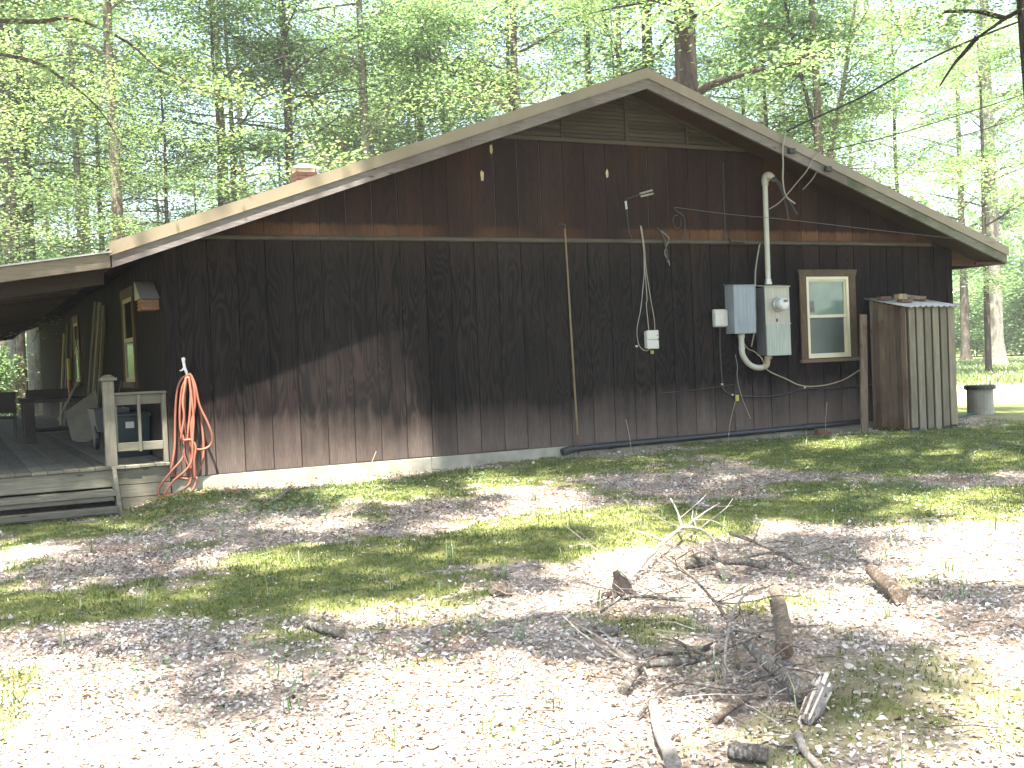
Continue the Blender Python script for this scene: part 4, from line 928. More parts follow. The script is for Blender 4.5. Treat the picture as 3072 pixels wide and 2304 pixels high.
# well casing, pipe and garden hose beyond the shed
wz = gz(11.75, .5)
t = thing('well_casing', 'round concrete well casing with dark lid beyond the shed', 'well', (11.79, .5, wz))
MB().lathe([(.195, -.1), (.195, .38)], (11.79, .5, wz), 'z', 24).build('casing', M['concrete'], t); MB().lathe([(.235, .381), (.235, .44), (.225, .45), (.05, .455)], (11.79, .5, wz), 'z', 24).build('lid', M['black'], t)
MB().tube([(11.93, .42, wz + .452), (11.935, .42, wz + .51)], .016, 7).build('valve', M['steel'], t)
cable('garden_hose', 'green garden hose trailing from the shed to the well casing', [(9.86, -.60, .55), (9.95, -.5, .25), (10.1, -.35, -.02), (10.6, 0.0, gz(10.6, 0) + .02), (11.2, .3, gz(11.2, .3) + .02), (11.6, .45, gz(11.6, .45) + .03)], .016, 'green_hose', 'hose')

# ------------------------------------------------------------------ overhead wires
W1 = [(12.5, -5.2, 6.3), (10.2, -3.7, 5.25), (8.51, -2.2, 4.58), (7.8, -1.3, 4.12), (7.42, -.75, 3.92), (7.25, -.56, 3.82)]
cable('service_wire', 'thick overhead service wire coming down to the right roof edge', W1, .013, 'cable_black', 'wire', 10)
cable('service_wire', 'pale drip loop of the service wire hanging in front of the mast', [(7.25, -.56, 3.82), (7.21, -.53, 3.62), (7.23, -.5, 3.42), (7.26, -.45, 3.2), (7.33, -.42, 3.02), (7.49, -.40, 2.93)], .011, 'cable_grey', 'wire')
cable('service_wire', 'black lead bending from the weatherhead down to a taped end', [(7.31, -.2, 3.29), (7.36, -.22, 3.25), (7.42, -.26, 3.12), (7.47, -.3, 2.98), (7.60, -.3, 2.80)], .017, 'cable_black', 'wire')
cable('service_wire', 'black lead hanging straight below the weatherhead joint', [(7.31, -.2, 3.28), (7.37, -.22, 3.22), (7.43, -.25, 3.05), (7.47, -.25, 2.90), (7.50, -.25, 2.74)], .017, 'cable_black', 'wire')
cable('phone_drop', 'thin overhead line meeting the right roof slope below the service wire', [(13.0, -4.0, 5.3), (10.5, -2.3, 4.35), (9.0, -1.2, 3.86), (8.2, -.75, 3.66), (7.83, -.55, 3.59)], .007, 'cable_black', 'wire', 10)
cable('phone_drop', 'slack grey line curving under the eave right of the mast', [(7.83, -.55, 3.59), (7.70, -.54, 3.50), (7.62, -.5, 3.35), (7.55, -.4, 3.22), (7.38, -.25, 2.98), (7.25, -.145, 2.88)], .007, 'cable_grey', 'wire')
cable('phone_drop', 'short dark wire hook hanging from the eave at the right', [(7.95, -.52, 3.52), (7.88, -.45, 3.42), (7.85, -.35, 3.28), (7.80, -.2, 3.15)], .008, 'cable_grey', 'wire')
cable('clothes_line', 'thin line stretched across the gable from the coil to the right eave', [(5.86, -.02, 2.90), (6.6, -.2, 2.80), (7.43, -.3, 2.735), (9.0, -.4, 2.60), (11.0, -.52, 2.44)], .0035, 'box_dark', 'wire', 8)
for j, d_ in enumerate((2.15, 2.75)):
    zz = 4.30 - SL * d_; o = MB().box(AP + d_ - .05, AP + d_ + .05, OH - .06, OH - .002, zz - .01, zz + .06, .008).build('wire_bracket', M['dark_iron'])
    tag(o, ['dark wire bracket on the right rake board, upper one', 'dark wire bracket on the right rake board, lower one'][j], 'bracket')

# ------------------------------------------------------------------ fallen branches in the yard
def branch(name, label, pts, r0, r1, mat, lift=None, twigs=0, cat='branch', k=8, parent=None, seg=5):
    P3 = []
    for i_, pnt in enumerate(pts):
        h = 0 if lift is None else lift[i_]; f = i_ / (len(pts) - 1); P3.append((pnt[0], pnt[1], gz(pnt[0], pnt[1]) + r0 + (r1 - r0) * f + .012 + h))
    sp = spline(P3, seg); n = len(sp); rr = [max(.004, (r0 + (r1 - r0) * i_ / (n - 1)) * random.uniform(.965, 1.035)) for i_ in range(n)]
    for i_ in range(1, n - 1): sp[i_] = sp[i_] + Vector((random.gauss(0, .12), random.gauss(0, .12), random.gauss(0, .06))) * min(rr[i_], .018)
    mb = MB().tube(sp, rr, k, rough=.07)
    if not twigs:
        o = mb.build(name, M[mat], None, k > 6); return tag(o, label, cat)
    t = thing(name, label, cat, (sp[0].x, sp[0].y, gz(sp[0].x, sp[0].y))); mb.build('limb', M[mat], t, True)
    for _ in range(twigs):
        j = random.randrange(max(1, n // 5), n - 1); b = sp[j]; an = random.uniform(0, 6.28); ln = random.uniform(.12, .45); c = b.copy(); q = [b]
        up = random.uniform(-.1, .55)
        for s_ in range(4):
            c = c + Vector((math.cos(an), math.sin(an), up)) * ln / 4; an += random.gauss(0, .3); up += random.gauss(0, .15)
            c.z = max(c.z, gz(c.x, c.y) + .015); q.append(c.copy())
        MB().tube(q, [rr[j] * .5, rr[j] * .42, rr[j] * .34, .0035, .002], 5).build('twig', M[mat], t)
    return t
branch('branch', 'thick straight brown-barked log pointing away in the right foreground', [(1.62, -6.92), (1.23, -7.44), (.80, -7.97)], .034, .039, 'stick_brown', [.02, .04, .06], cat='log', k=12)
branch('branch', 'dark lichen-crusted log lying across the end of the straight log', [(.74, -7.78), (.68, -8.0), (.645, -8.17), (.60, -8.36)], .020, .046, 'stick', [.08, .05, .03, .0], cat='log', k=12)
t = thing('split_log', 'pale broken log end with splintered white wood', 'log', (.58, -8.4, gz(.58, -8.4)))
z0 = gz(.58, -8.4)
ax = Vector((-.37, -.31, -.02)).normalized(); c0_ = Vector((.76, -8.26, z0 + .05)); sdv = ax.cross(Vector((0, 0, 1))).normalized()
MB().tube([c0_ + ax * .03, c0_ + ax * .15, c0_ + ax * .28, c0_ + ax * .40], [.040, .046, .040, .022], 9, rough=.3).build('butt', M['stick_pale'], t)
for j in range(26):
    a = random.uniform(-.3, 3.4); st = random.uniform(-.05, .16); en = st + random.uniform(.16, .34)
    off = (sdv * math.cos(a) + Vector((0, 0, 1)) * math.sin(a)) * random.uniform(.036, .047)
    MB().beam(c0_ + ax * st + off, c0_ + ax * en + off * random.uniform(.5, .9), random.uniform(.007, .02), random.uniform(.004, .010), up=off).build('split_strip', M['split_wood' if j % 3 else 'stick_brown'], t)
branch('branch', 'pale lichen-spotted log running out of the bottom edge of the picture', [(.08, -8.0), (-.08, -8.29), (-.24, -8.62)], .018, .030, 'stick_pale', cat='log', k=10)
branch('branch', 'short log with sawn orange end at the right of the yard', [(2.36, -6.88), (2.23, -7.13), (2.11, -7.36)], .032, .045, 'stick_brown', [.05, .02, .0], cat='log', k=12)
branch('branch', 'grey lichen-covered branch lying level behind the bright patch', [(1.70, -5.95), (1.88, -6.05), (1.98, -6.2), (2.0, -6.36)], .034, .022, 'stick', [.0, .02, .03, .02], k=9, twigs=4)
branch('branch', 'short pale broken stub beside the level lichen branch', [(1.85, -6.10), (1.73, -6.33)], .026, .036, 'stick_pale', cat='branch')
branch('branch', 'bent grey branch lying left of the straight brown log', [(.05, -7.82), (.24, -7.69), (.34, -7.73), (.47, -7.75), (.62, -7.76)], .020, .017, 'stick', [.0, .04, .05, .04, .07], twigs=7)
branch('branch', 'long pale arching dead branch with many twigs', [(1.03, -6.25), (1.30, -6.0), (1.70, -5.62), (2.02, -5.35), (2.20, -5.22)], .015, .012, 'stick_pale', [.02, .04, .07, .09, .10], twigs=9)
branch('branch', 'pale forked branch end beyond the arching branch', [(2.22, -5.20), (2.24, -5.36), (2.20, -5.56), (2.08, -5.80)], .011, .010, 'stick_pale', [.10, .10, .07, .0], twigs=3)
branch('branch', 'thin pale twig pointing up and left from the arching branch', [(2.20, -5.20), (2.32, -4.98), (2.42, -4.75)], .009, .005, 'stick_pale', [.10, .16, .22], twigs=2)
branch('branch', 'thin pale twig pointing right from the arching branch', [(2.30, -5.15), (2.62, -4.90), (2.95, -4.65)], .009, .005, 'stick_pale', [.10, .11, .12], twigs=2)
branch('branch', 'brown crooked branch running toward the camera among twigs', [(1.45, -6.05), (1.25, -6.55), (1.03, -7.09), (.86, -7.49), (.62, -7.88)], .006, .010, 'stick_brown', [.14, .17, .15, .10, .02], twigs=16)
branch('branch', 'low lichened branch behind the bent grey branch', [(.40, -7.45), (.52, -7.49), (.70, -7.56)], .016, .020, 'stick', [.0, .01, .0], twigs=3)
branch('branch', 'pinkish peeled stick lying in the leaves below the bent branch', [(.18, -8.29), (.38, -8.2), (.50, -8.13)], .016, .012, 'stick_brown', [.0, .01, .02])
branch('branch', 'pale curved fork rising from the middle of the twigs', [(.45, -8.0), (.66, -7.74), (.90, -7.5), (1.10, -7.36)], .008, .005, 'stick_pale', [.02, .10, .17, .2], twigs=7)
branch('branch', 'small grey log lying in the moss edge at the left', [(-.78, -5.97), (-.73, -6.12), (-.68, -6.27)], .022, .026, 'stick', cat='log')
branch('branch', 'forked twig on the moss near the hose', [(.09, -1.6), (.30, -1.32), (.50, -1.0)], .013, .017, 'stick', [.0, .02, .05], twigs=3)
branch('branch', 'short grey stick left of the twig pile', [(.37, -6.90), (.52, -7.04)], .020, .022, 'stick')
branch('branch', 'bleached stick at the bottom edge below the broken log', [(.33, -8.60), (.24, -8.75), (.18, -8.90)], .016, .013, 'stick_pale')
branch('branch', 'dark knobbly wood chunk at the bottom edge', [(.0, -8.62), (.09, -8.72)], .034, .03, 'stick', cat='log', k=9)
branch('branch', 'slender branch with upright twigs right of the lichen branch', [(2.32, -5.6), (2.33, -6.0), (2.27, -6.45)], .010, .018, 'stick', [.10, .06, .0], twigs=7)
branch('branch', 'thin twiggy branch across the front of the pile', [(-.05, -8.1), (.22, -7.95), (.40, -8.12), (.62, -8.02)], .007, .009, 'stick', [.0, .05, .04, .02], twigs=9)
branch('branch', 'dead twiggy branch low in the leaves at the left of the pile', [(.62, -6.7), (.85, -6.62), (1.15, -6.70)], .008, .010, 'stick', [.02, .06, .02], twigs=9)
# the fine twig tangle around the fallen branches
tw = MB()
for cx, cy, sx, sy, cnt in ((1.05, -6.9, .45, .55, 30), (.45, -7.75, .35, .30, 24), (1.7, -5.75, .45, .35, 26), (.25, -8.3, .3, .25, 14)):
    for _ in range(cnt):
        x_, y_ = random.gauss(cx, sx), random.gauss(cy, sy); an = random.uniform(0, 6.28); ln = random.uniform(.15, .55); r_ = random.uniform(.0016, .0034)
        c = Vector((x_, y_, gz(x_, y_) + random.uniform(.01, .10))); up_ = random.gauss(.05, .28); q = [c.copy()]
        for k_ in range(5):
            c = c + Vector((math.cos(an), math.sin(an), up_)) * ln / 5; an += random.gauss(0, .3); up_ += random.gauss(-.02, .15); c.z = max(c.z, gz(c.x, c.y) + .012); q.append(c.copy())
        tw.tube(q, [r_ * (1 - .12 * k_) for k_ in range(6)], 4, cap=False)
tag(tw.build('twig_tangle', M['stick_pale'], None, fix=False), 'tangle of fine dead twigs among the fallen branches', 'twigs', kind='stuff')
# a small root stump and a pine-cone-like lump
t = thing('stump', 'small dark ragged root stump beside the arching branch', 'stump', (1.0, -6.3, gz(1.0, -6.3)))
z0 = gz(1.0, -6.3)
MB().tube([(1.0, -6.3, z0 - .02), (1.0, -6.3, z0 + .05), (.995, -6.29, z0 + .11), (.98, -6.28, z0 + .155)], [.075, .055, .036, .02], 9, rough=.5).build('butt', M['bark_dark'], t)
for j in range(7):
    a = j * .9; MB().tube([(1.0, -6.3, z0 + .05), (1.0 + .09 * math.cos(a), -6.3 + .09 * math.sin(a), z0 + .015), (1.0 + .16 * math.cos(a + .2), -6.3 + .16 * math.sin(a + .2), z0 + .005)], [.022, .013, .005], 5).build('root', M['bark_dark'], t)
z0 = gz(.4, -5.91)
o = MB().tube([(.35, -5.91, z0 + .02), (.38, -5.91, z0 + .045), (.43, -5.92, z0 + .045), (.47, -5.93, z0 + .02)], [.02, .045, .04, .018], 9, rough=.5).build('bark_chunk', M['stick_brown']); tag(o, 'reddish ragged chunk of bark left of the stump', 'bark')
# loose small twigs
x, y = scatter(2600); mb = MB()
for a, b in zip(x, y):
    if random.random() > .55: continue
    an = random.uniform(0, 6.28); l = random.uniform(.05, .22); z0 = gz(a, b) + .02; r_ = random.uniform(.0015, .004)
    mb.tube([(a, b, z0), (a + math.cos(an) * l * .5, b + math.sin(an) * l * .5, z0 + random.uniform(0, .02)), (a + math.cos(an + .2) * l, b + math.sin(an + .2) * l, z0 + random.uniform(-.01, .03))], [r_, r_, r_ * .6], 4, cap=False)
tag(mb.build('twig_litter', M['stick'], None, fix=False), 'fine dead twigs scattered in the leaf litter', 'twigs', kind='stuff')
# dry stalks at the wall
for j, (a, h, ln) in enumerate(((1.55, .30, .10), (4.9, .42, -.06), (6.35, .55, .14), (7.95, .45, .05))):
    z0 = gz(a, -.3); cable('dry_stalk', ['pale dry stalk at the foot of the wall left of the drain pipe', 'short dry stalk just right of the copper pipe', 'tall bent dry stalk below the junction box', 'dry stalk under the window sill'][j], [(a, -.3, z0), (a + ln * .3, -.3, z0 + h * .5), (a + ln, -.3, z0 + h)], .004, 'cable_tan', 'stalk', 4)

# ------------------------------------------------------------------ trees
def grow(rng, H, r0, cb, cr, path=None, nl=16, leaves=9000, ls=.12, flat=.16, lean=(0, 0), clump=.55, up=.35, sub=3, droop=.0):
    """returns trunk builder and leaf centre array with clump tones; local coordinates, base at the origin"""
    mb = MB()
    if path is None:
        n = 9; path = []
        for i_ in range(n):
            f = i_ / (n - 1); path.append(Vector((lean[0] * f * H + rng.normal(0, .02) * H * .12 * f, lean[1] * f * H + rng.normal(0, .02) * H * .12 * f, f * H)))
    path = [Vector(p_) for p_ in path]; sp = spline(path, 4); n = len(sp)
    rad = [max(.02, r0 * (1 - .80 * (i_ / (n - 1)) ** .9)) for i_ in range(n)]; rad[0] *= 1.45; rad[1] *= 1.12
    mb.tube(sp, rad, 10, rough=.12)
    cl = []; zt = sp[-1].z
    for l in range(nl):
        f = cb / zt + (1 - cb / zt) * ((l + rng.random()) / nl) ** .9; j = min(n - 1, int(f * (n - 1))); b = sp[j]
        an = rng.uniform(0, 6.28); prof = math.sin(math.pi * (.18 + .75 * (b.z - cb) / max(.1, zt - cb))); ln = cr * (.55 + .55 * rng.random()) * max(.3, prof)
        c = b.copy(); u_ = up + rng.normal(0, .2) - droop; q = [b.copy()]
        for s_ in range(5):
            c = c + Vector((math.cos(an), math.sin(an), u_)) * ln / 5; an += rng.normal(0, .22); u_ += rng.normal(-.03, .12); q.append(c.copy())
            if s_ >= 1: cl.append((c.copy(), .6 + .12 * s_))
        r_ = max(.012, rad[j] * .42); mb.tube(q, [r_ * (1 - .17 * i_) for i_ in range(6)], 5, cap=False)
        for _ in range(sub):
            j2 = rng.integers(1, 5); c = q[j2].copy(); a2 = an + rng.choice([-1, 1]) * rng.uniform(.5, 1.3); q2 = [c.copy()]; l2 = ln * rng.uniform(.3, .55); u2 = rng.normal(.1, .25) - droop
            for s_ in range(3):
                c = c + Vector((math.cos(a2), math.sin(a2), u2)) * l2 / 3; a2 += rng.normal(0, .25); q2.append(c.copy()); cl.append((c.copy(), .8))
            mb.tube(q2, [r_ * .5, r_ * .38, r_ * .26, .006], 4, cap=False)
    nc = len(cl); per = max(4, leaves // nc); P_ = np.repeat(np.array([c[0][:] for c in cl]), per, 0); sc = np.repeat(np.array([c[1] for c in cl]), per)
    tilt = np.repeat(rng.normal(0, .18, (nc, 2)), per, 0); off = rng.normal(0, 1, (len(P_), 2)) * clump * sc[:, None]
    dz = off[:, 0] * tilt[:, 0] + off[:, 1] * tilt[:, 1] + rng.normal(0, flat, len(P_)) - .12 * np.hypot(off[:, 0], off[:, 1])
    cen = P_ + np.stack([off[:, 0], off[:, 1], dz], -1)
    tone = np.clip(np.repeat(rng.uniform(.05, .95, nc), per) + rng.normal(0, .08, len(P_)), 0, 1)
    return mb, cen, tone

def make_tree(name, label, loc, seed, bark='bark', leafm='leaf', group=None, ls=.12, pitch=(-.15, .26), **kw):
    rng = np.random.default_rng(seed); mb, cen, tone = grow(rng, ls=ls, **kw)
    t = bpy.data.objects.new(name, None); t.empty_display_size = .5; C.objects.link(t); t.location = loc; tag(t, label, 'tree', group)
    def child(nm, me):
        o = bpy.data.objects.new(nm, me); C.objects.link(o); o.parent = t; return o
    me = bpy.data.meshes.new('trunk'); me.from_pydata(mb.v, [], mb.f); me.materials.append(M[bark]); me.polygons.foreach_set('use_smooth', np.ones(len(me.polygons), bool)); child('trunk', me)
    V, T, TN = leaf_arrays(cen, ls, ls * .62, rng, pitch, .36, tone=tone); child('crown', mass_mesh('crown', V, T, M[leafm], TN))
    return t
def copy_tree(src, loc, rz, sc, label, group):
    t = src.copy(); C.objects.link(t); t.location = loc; t.rotation_euler = (0, 0, rz); t.scale = (sc, sc, sc); tag(t, label, None, group)
    for ch_ in src.children:
        c = ch_.copy(); C.objects.link(c); c.parent = t
    return t
def at_ground(x, y): return (x, y, gz(x, y) - .05)

trees = []
def T_(*a, **k): t = make_tree(*a, **k); trees.append(t); return t
T_('tall_tree', 'big dark-barked trunk rising just right of the roof peak', at_ground(12.76, 9.24), 11, bark='bark_dark', H=17, r0=.42, cb=6.2, cr=4.5, nl=20, leaves=15000, ls=.13)
T_('tall_tree', 'slim straight trunk rising behind the chimney', at_ground(6.55, 19.9), 12, bark='bark_dark', H=16, r0=.21, cb=6.5, cr=3.6, nl=18, leaves=8000)
T_('tall_tree', 'grey trunk above the left roof slope, right of the chimney', at_ground(8.95, 20.2), 13, bark='bark_pale', H=16, r0=.24, cb=8.2, cr=4.0, nl=18, leaves=9000)
T_('tall_tree', 'thin dark trunk left of the chimney above the roof', at_ground(4.6, 20.4), 14, bark='bark_dark', H=13, r0=.12, cb=7.0, cr=3.0, nl=16, leaves=7000)
T_('leaning_tree', 'slender trunk slanting left across the trees right of the chimney', at_ground(9.4, 20.1), 15, bark='bark', path=[(0, 0, 0), (-.3, .1, 4.5), (-.86, .2, 7.3), (-1.6, .45, 8.5), (-2.3, .67, 9.8), (-2.8, .8, 11.0)], H=11, r0=.10, cb=8.6, cr=3.0, nl=10, leaves=5000)
T_('leaning_tree', 'crooked pale limb sweeping up left from behind the roof near the peak', at_ground(15.2, 17.6), 16, bark='bark_pale', path=[(0, 0, 0), (-.4, .1, 4.5), (-1.2, .5, 7.6), (-2.1, .8, 8.5), (-2.5, 1.0, 8.9), (-3.05, 1.25, 9.5), (-3.6, 1.5, 9.85), (-4.3, 1.8, 10.2), (-4.6, 1.9, 11.5)], H=11, r0=.17, cb=9.0, cr=3.4, nl=14, leaves=8000)
T_('forked_tree', 'middle trunk of the fan of three right of the peak', at_ground(17.66, 10.4), 17, bark='bark', H=16, r0=.16, cb=7.5, cr=3.2, nl=16, leaves=7500)
T_('forked_tree', 'right-leaning trunk of the fan of three above the right roof slope', at_ground(18.0, 11.3), 18, bark='bark_pale', path=[(0, 0, 0), (.3, -.2, 4), (.52, -.35, 6.2), (.85, -.65, 8.2), (1.1, -.85, 10.1), (1.6, -1.2, 13.5)], H=13, r0=.13, cb=7.0, cr=3.0, nl=14, leaves=8000)
T_('forked_tree', 'left-leaning thin trunk of the fan of three right of the peak', at_ground(17.9, 10.2), 19, bark='bark_dark', path=[(0, 0, 0), (-.1, .1, 4), (-.3, .25, 6.6), (-.75, .6, 9.6), (-1.0, .8, 12.5)], H=12, r0=.10, cb=6.5, cr=2.8, nl=14, leaves=7500)
T_('tall_tree', 'thin far trunk between the fan of trunks and the big right tree', at_ground(29.7, 19.6), 20, bark='bark_dark', H=17, r0=.12, cb=6.0, cr=3.6, nl=18, leaves=10000, ls=.16)
T_('tall_tree', 'large grey-barked tree with flared base standing in the clearing at the right', at_ground(35.7, 20.5), 21, bark='bark_pale', H=22, r0=.40, cb=8.0, cr=5.5, nl=22, leaves=15000, ls=.17)
T_('tall_tree', 'brown trunk beside the shed in the far edge of the clearing', at_ground(45.3, 30.5), 22, bark='bark', H=20, r0=.26, cb=5.0, cr=5, nl=20, leaves=8000, ls=.2)
T_('tall_tree', 'dark trunk just right of the brown one at the clearing edge', at_ground(47.6, 31.0), 23, bark='bark_dark', H=19, r0=.24, cb=5.0, cr=5, nl=20, leaves=8000, ls=.2)
T_('tall_tree', 'grey trunk seen under the far end of the porch roof, left one', at_ground(-.85, 22.2), 24, bark='bark_pale', H=15, r0=.19, cb=4.5, cr=4, nl=18, leaves=8000)
T_('tall_tree', 'pale sunlit trunk seen under the far end of the porch roof, right one', at_ground(-.25, 23.6), 25, bark='bark_pale', H=16, r0=.24, cb=5.0, cr=4, nl=18, leaves=8000)
T_('tall_tree', 'straight trunk in the leaves at the far left of the picture', at_ground(-1.7, 24.2), 26, bark='bark', H=17, r0=.17, cb=5.5, cr=4, nl=18, leaves=8000)
T_('tall_tree', 'twin grey trunk high at the upper left', at_ground(1.0, 22.0), 27, bark='bark_pale', H=17, r0=.14, cb=6.0, cr=4, nl=18, leaves=8000)
# layered understorey on the left, close behind the porch
u1 = T_('understorey_tree', 'low layered tree with flat bright sprays above the porch roof', at_ground(-4.2, 11.5), 31, bark='bark', leafm='leaf_warm', H=9.5, r0=.11, cb=2.2, cr=4.4, nl=26, leaves=26000, ls=.080, flat=.07, clump=.55, up=.10, sub=4, pitch=(-.1, .22))
u2 = T_('understorey_tree', 'layered leafy tree with bright branch tips left of the chimney', at_ground(3.0, 19.6), 32, bark='bark_dark', leafm='leaf_warm', H=10, r0=.10, cb=3.4, cr=3.8, nl=26, leaves=22000, ls=.088, flat=.08, clump=.55, up=.10, sub=4, pitch=(-.1, .22))
u3 = T_('understorey_tree', 'bushy green tree filling the gap behind the roof peak on the left', at_ground(11.3, 21.5), 33, bark='bark', H=12, r0=.12, cb=3.5, cr=4.2, nl=24, leaves=17000, ls=.10, flat=.16, up=.2)
u4 = T_('understorey_tree', 'leafy tree over the right roof slope behind the wires', at_ground(20.5, 13.5), 34, bark='bark', leafm='leaf_warm', H=11, r0=.11, cb=3.0, cr=4.0, nl=24, leaves=17000, ls=.10, flat=.14, up=.2)
u5 = T_('understorey_tree', 'green tree hanging over the lower right eave', at_ground(27.5, 13.8), 35, bark='bark_dark', H=11, r0=.11, cb=3.2, cr=4.2, nl=24, leaves=17000, ls=.11, flat=.16, up=.2)
# filler forest: copies of the kinds above
rng = np.random.default_rng(99)
def pos_u(u, d):
    a = .4607 + math.atan((u - 1106) / 2432); return CAM[0] + math.sin(a) * d, CAM[1] + math.cos(a) * d
spots = []
for d0, d1, cnt in ((31, 40, 18), (40, 54, 18), (54, 72, 16), (72, 100, 14)):
    k_ = 0; tries = 0
    while k_ < cnt and tries < 4000:
        tries += 1; u_ = rng.uniform(-260, 2480); d_ = rng.uniform(d0, d1); x_, y_ = pos_u(u_, d_)
        if -2.2 < x_ < 12.5 and y_ < 19.2: continue
        if u_ > 1900 and d_ < 66: continue
        if u_ > 1720 and d_ < 42: continue
        if any(math.hypot(x_ - a, y_ - b) < 2.2 for a, b in spots): continue
        spots.append((x_, y_)); k_ += 1
kinds = trees[1:4] + trees[6:7] + trees[15:17] + [u2, u3, u4, u5, u3, u4]
lab = {'tall_tree': 'tall slim forest tree in the woods behind the cabin', 'forked_tree': 'tall thin forest tree in the woods behind the cabin', 'understorey_tree': 'leafy understorey tree in the woods behind the cabin'}
for i_, (x_, y_) in enumerate(spots):
    src = kinds[rng.integers(len(kinds))]; nm = src.name.split('.')[0]
    copy_tree(src, at_ground(x_, y_), rng.uniform(0, 6.28), rng.uniform(.85, 1.35), lab[nm], 'forest trees behind the cabin: ' + nm.replace('_', ' ') + 's')
# shrubs at the forest edge
def make_shrub(name, label, loc, seed, H=2.0, cr=1.3, leaves=3500, ls=.1, leafm='leaf', group=None):
    return make_tree(name, label, loc, seed, leafm=leafm, bark='bark_dark', group=group, H=H, r0=.03, cb=.15, cr=cr, nl=16, leaves=leaves, ls=ls, flat=.12, clump=.3, up=.6, sub=2)
s0_ = make_shrub('shrub', 'leafy shrub at the edge of the woods', at_ground(-3.5, 22), 51, group='shrubs along the edge of the woods'); s0_['category'] = 'shrub'
for i_ in range(46):
    if i_ < 20: u_ = rng.uniform(-200, 500); d_ = rng.uniform(33, 46)
    else: u_ = rng.uniform(1900, 2480); d_ = rng.uniform(66, 84)
    x_, y_ = pos_u(u_, d_)
    if -1.5 < x_ < 12 and y_ < 19.5: continue
    copy_tree(s0_, at_ground(x_, y_), rng.uniform(0, 6.28), rng.uniform(.8, 1.5) if i_ < 20 else rng.uniform(1.2, 2.6), 'leafy shrub at the edge of the woods', 'shrubs along the edge of the woods')
# far woods, one mass
n = 60000; u_ = rng.uniform(-700, 2900, n); d_ = rng.uniform(88, 125, n); a = .4607 + np.arctan((u_ - 1106) / 2432)
hx = CAM[0] + np.sin(a) * d_; hy = CAM[1] + np.cos(a) * d_; top = 9 + 6 * (fbm(u_ * .02, d_ * .1, 3)); hz = rng.random(n) ** .9 * top
cen = np.stack([hx, hy, hz - .2], -1); cl_ = fbm(hx * .35 + hz * .2, hy * .35 + hz * .45, 3); k = cl_ > .40; cen = cen[k]
V, T, TN = leaf_arrays(cen, .75, .5, rng, (-.1, .5), .7, tone=np.clip((cl_[k] - .35) * 2.2 + rng.normal(0, .12, k.sum()), 0, 1))
tag(link(bpy.data.objects.new('far_woods', mass_mesh('far_woods', V, T, M['leaf_far'], TN))), 'distant mass of green woods beyond the trees', 'woods', kind='stuff')

# ------------------------------------------------------------------ trees standing over the yard: crown leaves are placed to cast a chosen shade pattern
LIGHT = [[(-1.25, -7.17), (-0.86, -6.97), (-0.35, -7.06), (0.07, -7.41), (0.12, -7.83), (-0.19, -8.22), (-0.57, -8.6), (-1.49, -8.2)],
         [(-2.62, -6.83), (-2.0, -6.83), (-1.63, -7.32), (-1.68, -7.9), (-2.63, -7.8)],
         [(1.2, -6.47), (1.72, -6.48), (1.87, -6.8), (1.62, -7.02), (1.24, -6.94), (1.07, -6.7)],
         [(2.07, -7.07), (2.99, -6.32), (4.12, -5.91), (5.15, -5.68), (5.0, -6.4), (2.99, -7.43), (2.72, -6.96), (1.95, -7.36)],
         [(-2.12, -1.41), (-1.75, -1.82), (-1.84, -2.58), (-2.16, -2.56)],
         [(1.31, -4.9), (2.23, -4.8), (2.2, -5.35), (1.76, -5.7), (1.3, -5.28)],
         [(7.18, -1.05), (8.18, -0.88), (7.68, -1.55), (6.89, -1.61)],
         [(-0.79, -5.61), (-0.01, -5.63), (0.3, -6.24), (-0.04, -6.36), (-0.7, -6.02)],
         [(1.5, -8.25), (2.0, -8.23), (1.36, -8.75), (1.25, -8.54)], [(-0.01, -8.21), (0.22, -8.29), (-0.01, -8.7), (-0.25, -8.56)],
         [(-1.15, -3.6), (-0.28, -3.73), (-0.34, -4.18), (-1.09, -4.18)], [(0.73, -8.84), (1.1, -8.96), (0.81, -9.3), (0.53, -9.03)],
         [(-2.2, -3.65), (-1.79, -3.86), (-1.82, -4.23), (-2.22, -4.03)],
         [(-.45, -.08), (2.3, -.08), (2.55, .30), (2.35, .52), (-.45, .40)], [(-.3, 1.0), (3.4, 1.25), (3.4, 1.7), (-.4, 1.4)]]
rng = np.random.default_rng(5)
n = 5200; tx = np.concatenate([rng.uniform(-4.5, 13.5, n), rng.uniform(2.3, 12, 900)]); ty = np.concatenate([rng.uniform(-11.5, 2.4, n), rng.uniform(-.5, 1.9, 900)]); n = len(tx); sd_ = np.full(n, -9.0)
for P_ in LIGHT: sd_ = np.maximum(sd_, sdist(P_, tx, ty))
gap = fbm(tx * .8 + 60, ty * .8 + 4, 3); gap = np.where((tx > 2.4) & (ty > -.6) & (ty < 1.6), 0, gap)
k = (sd_ + .5 * (fbm(tx * 2.5, ty * 2.5, 3) - .5) < -.16) & (gap < .60); tx, ty = tx[k], ty[k]; n = len(tx)  # canopy leaves left out where the LIGHT patches are to stay sunlit
h = rng.uniform(8.5, 13.5, n); cx_ = tx + SUN.x * (h + .2); cy_ = ty + SUN.y * (h + .2)
stand = [(7.87, -3.87, .22, 'bark_dark', 'dark trunk at the right edge of the picture with a limb reaching left'), (-8.0, -8.5, .25, 'bark', 'tree spreading over the yard from the left, unseen, crown shaped to shade it'),
         (3.0, -17.5, .28, 'bark', 'tree spreading over the yard from behind the camera, unseen, crown shaped to shade it'), (-6.0, 3.5, .22, 'bark', 'near tree at the left whose bright sprays hang over the porch')]
own = np.argmin(np.stack([np.hypot(cx_ - s[0], cy_ - s[1]) for s in stand]), 0)
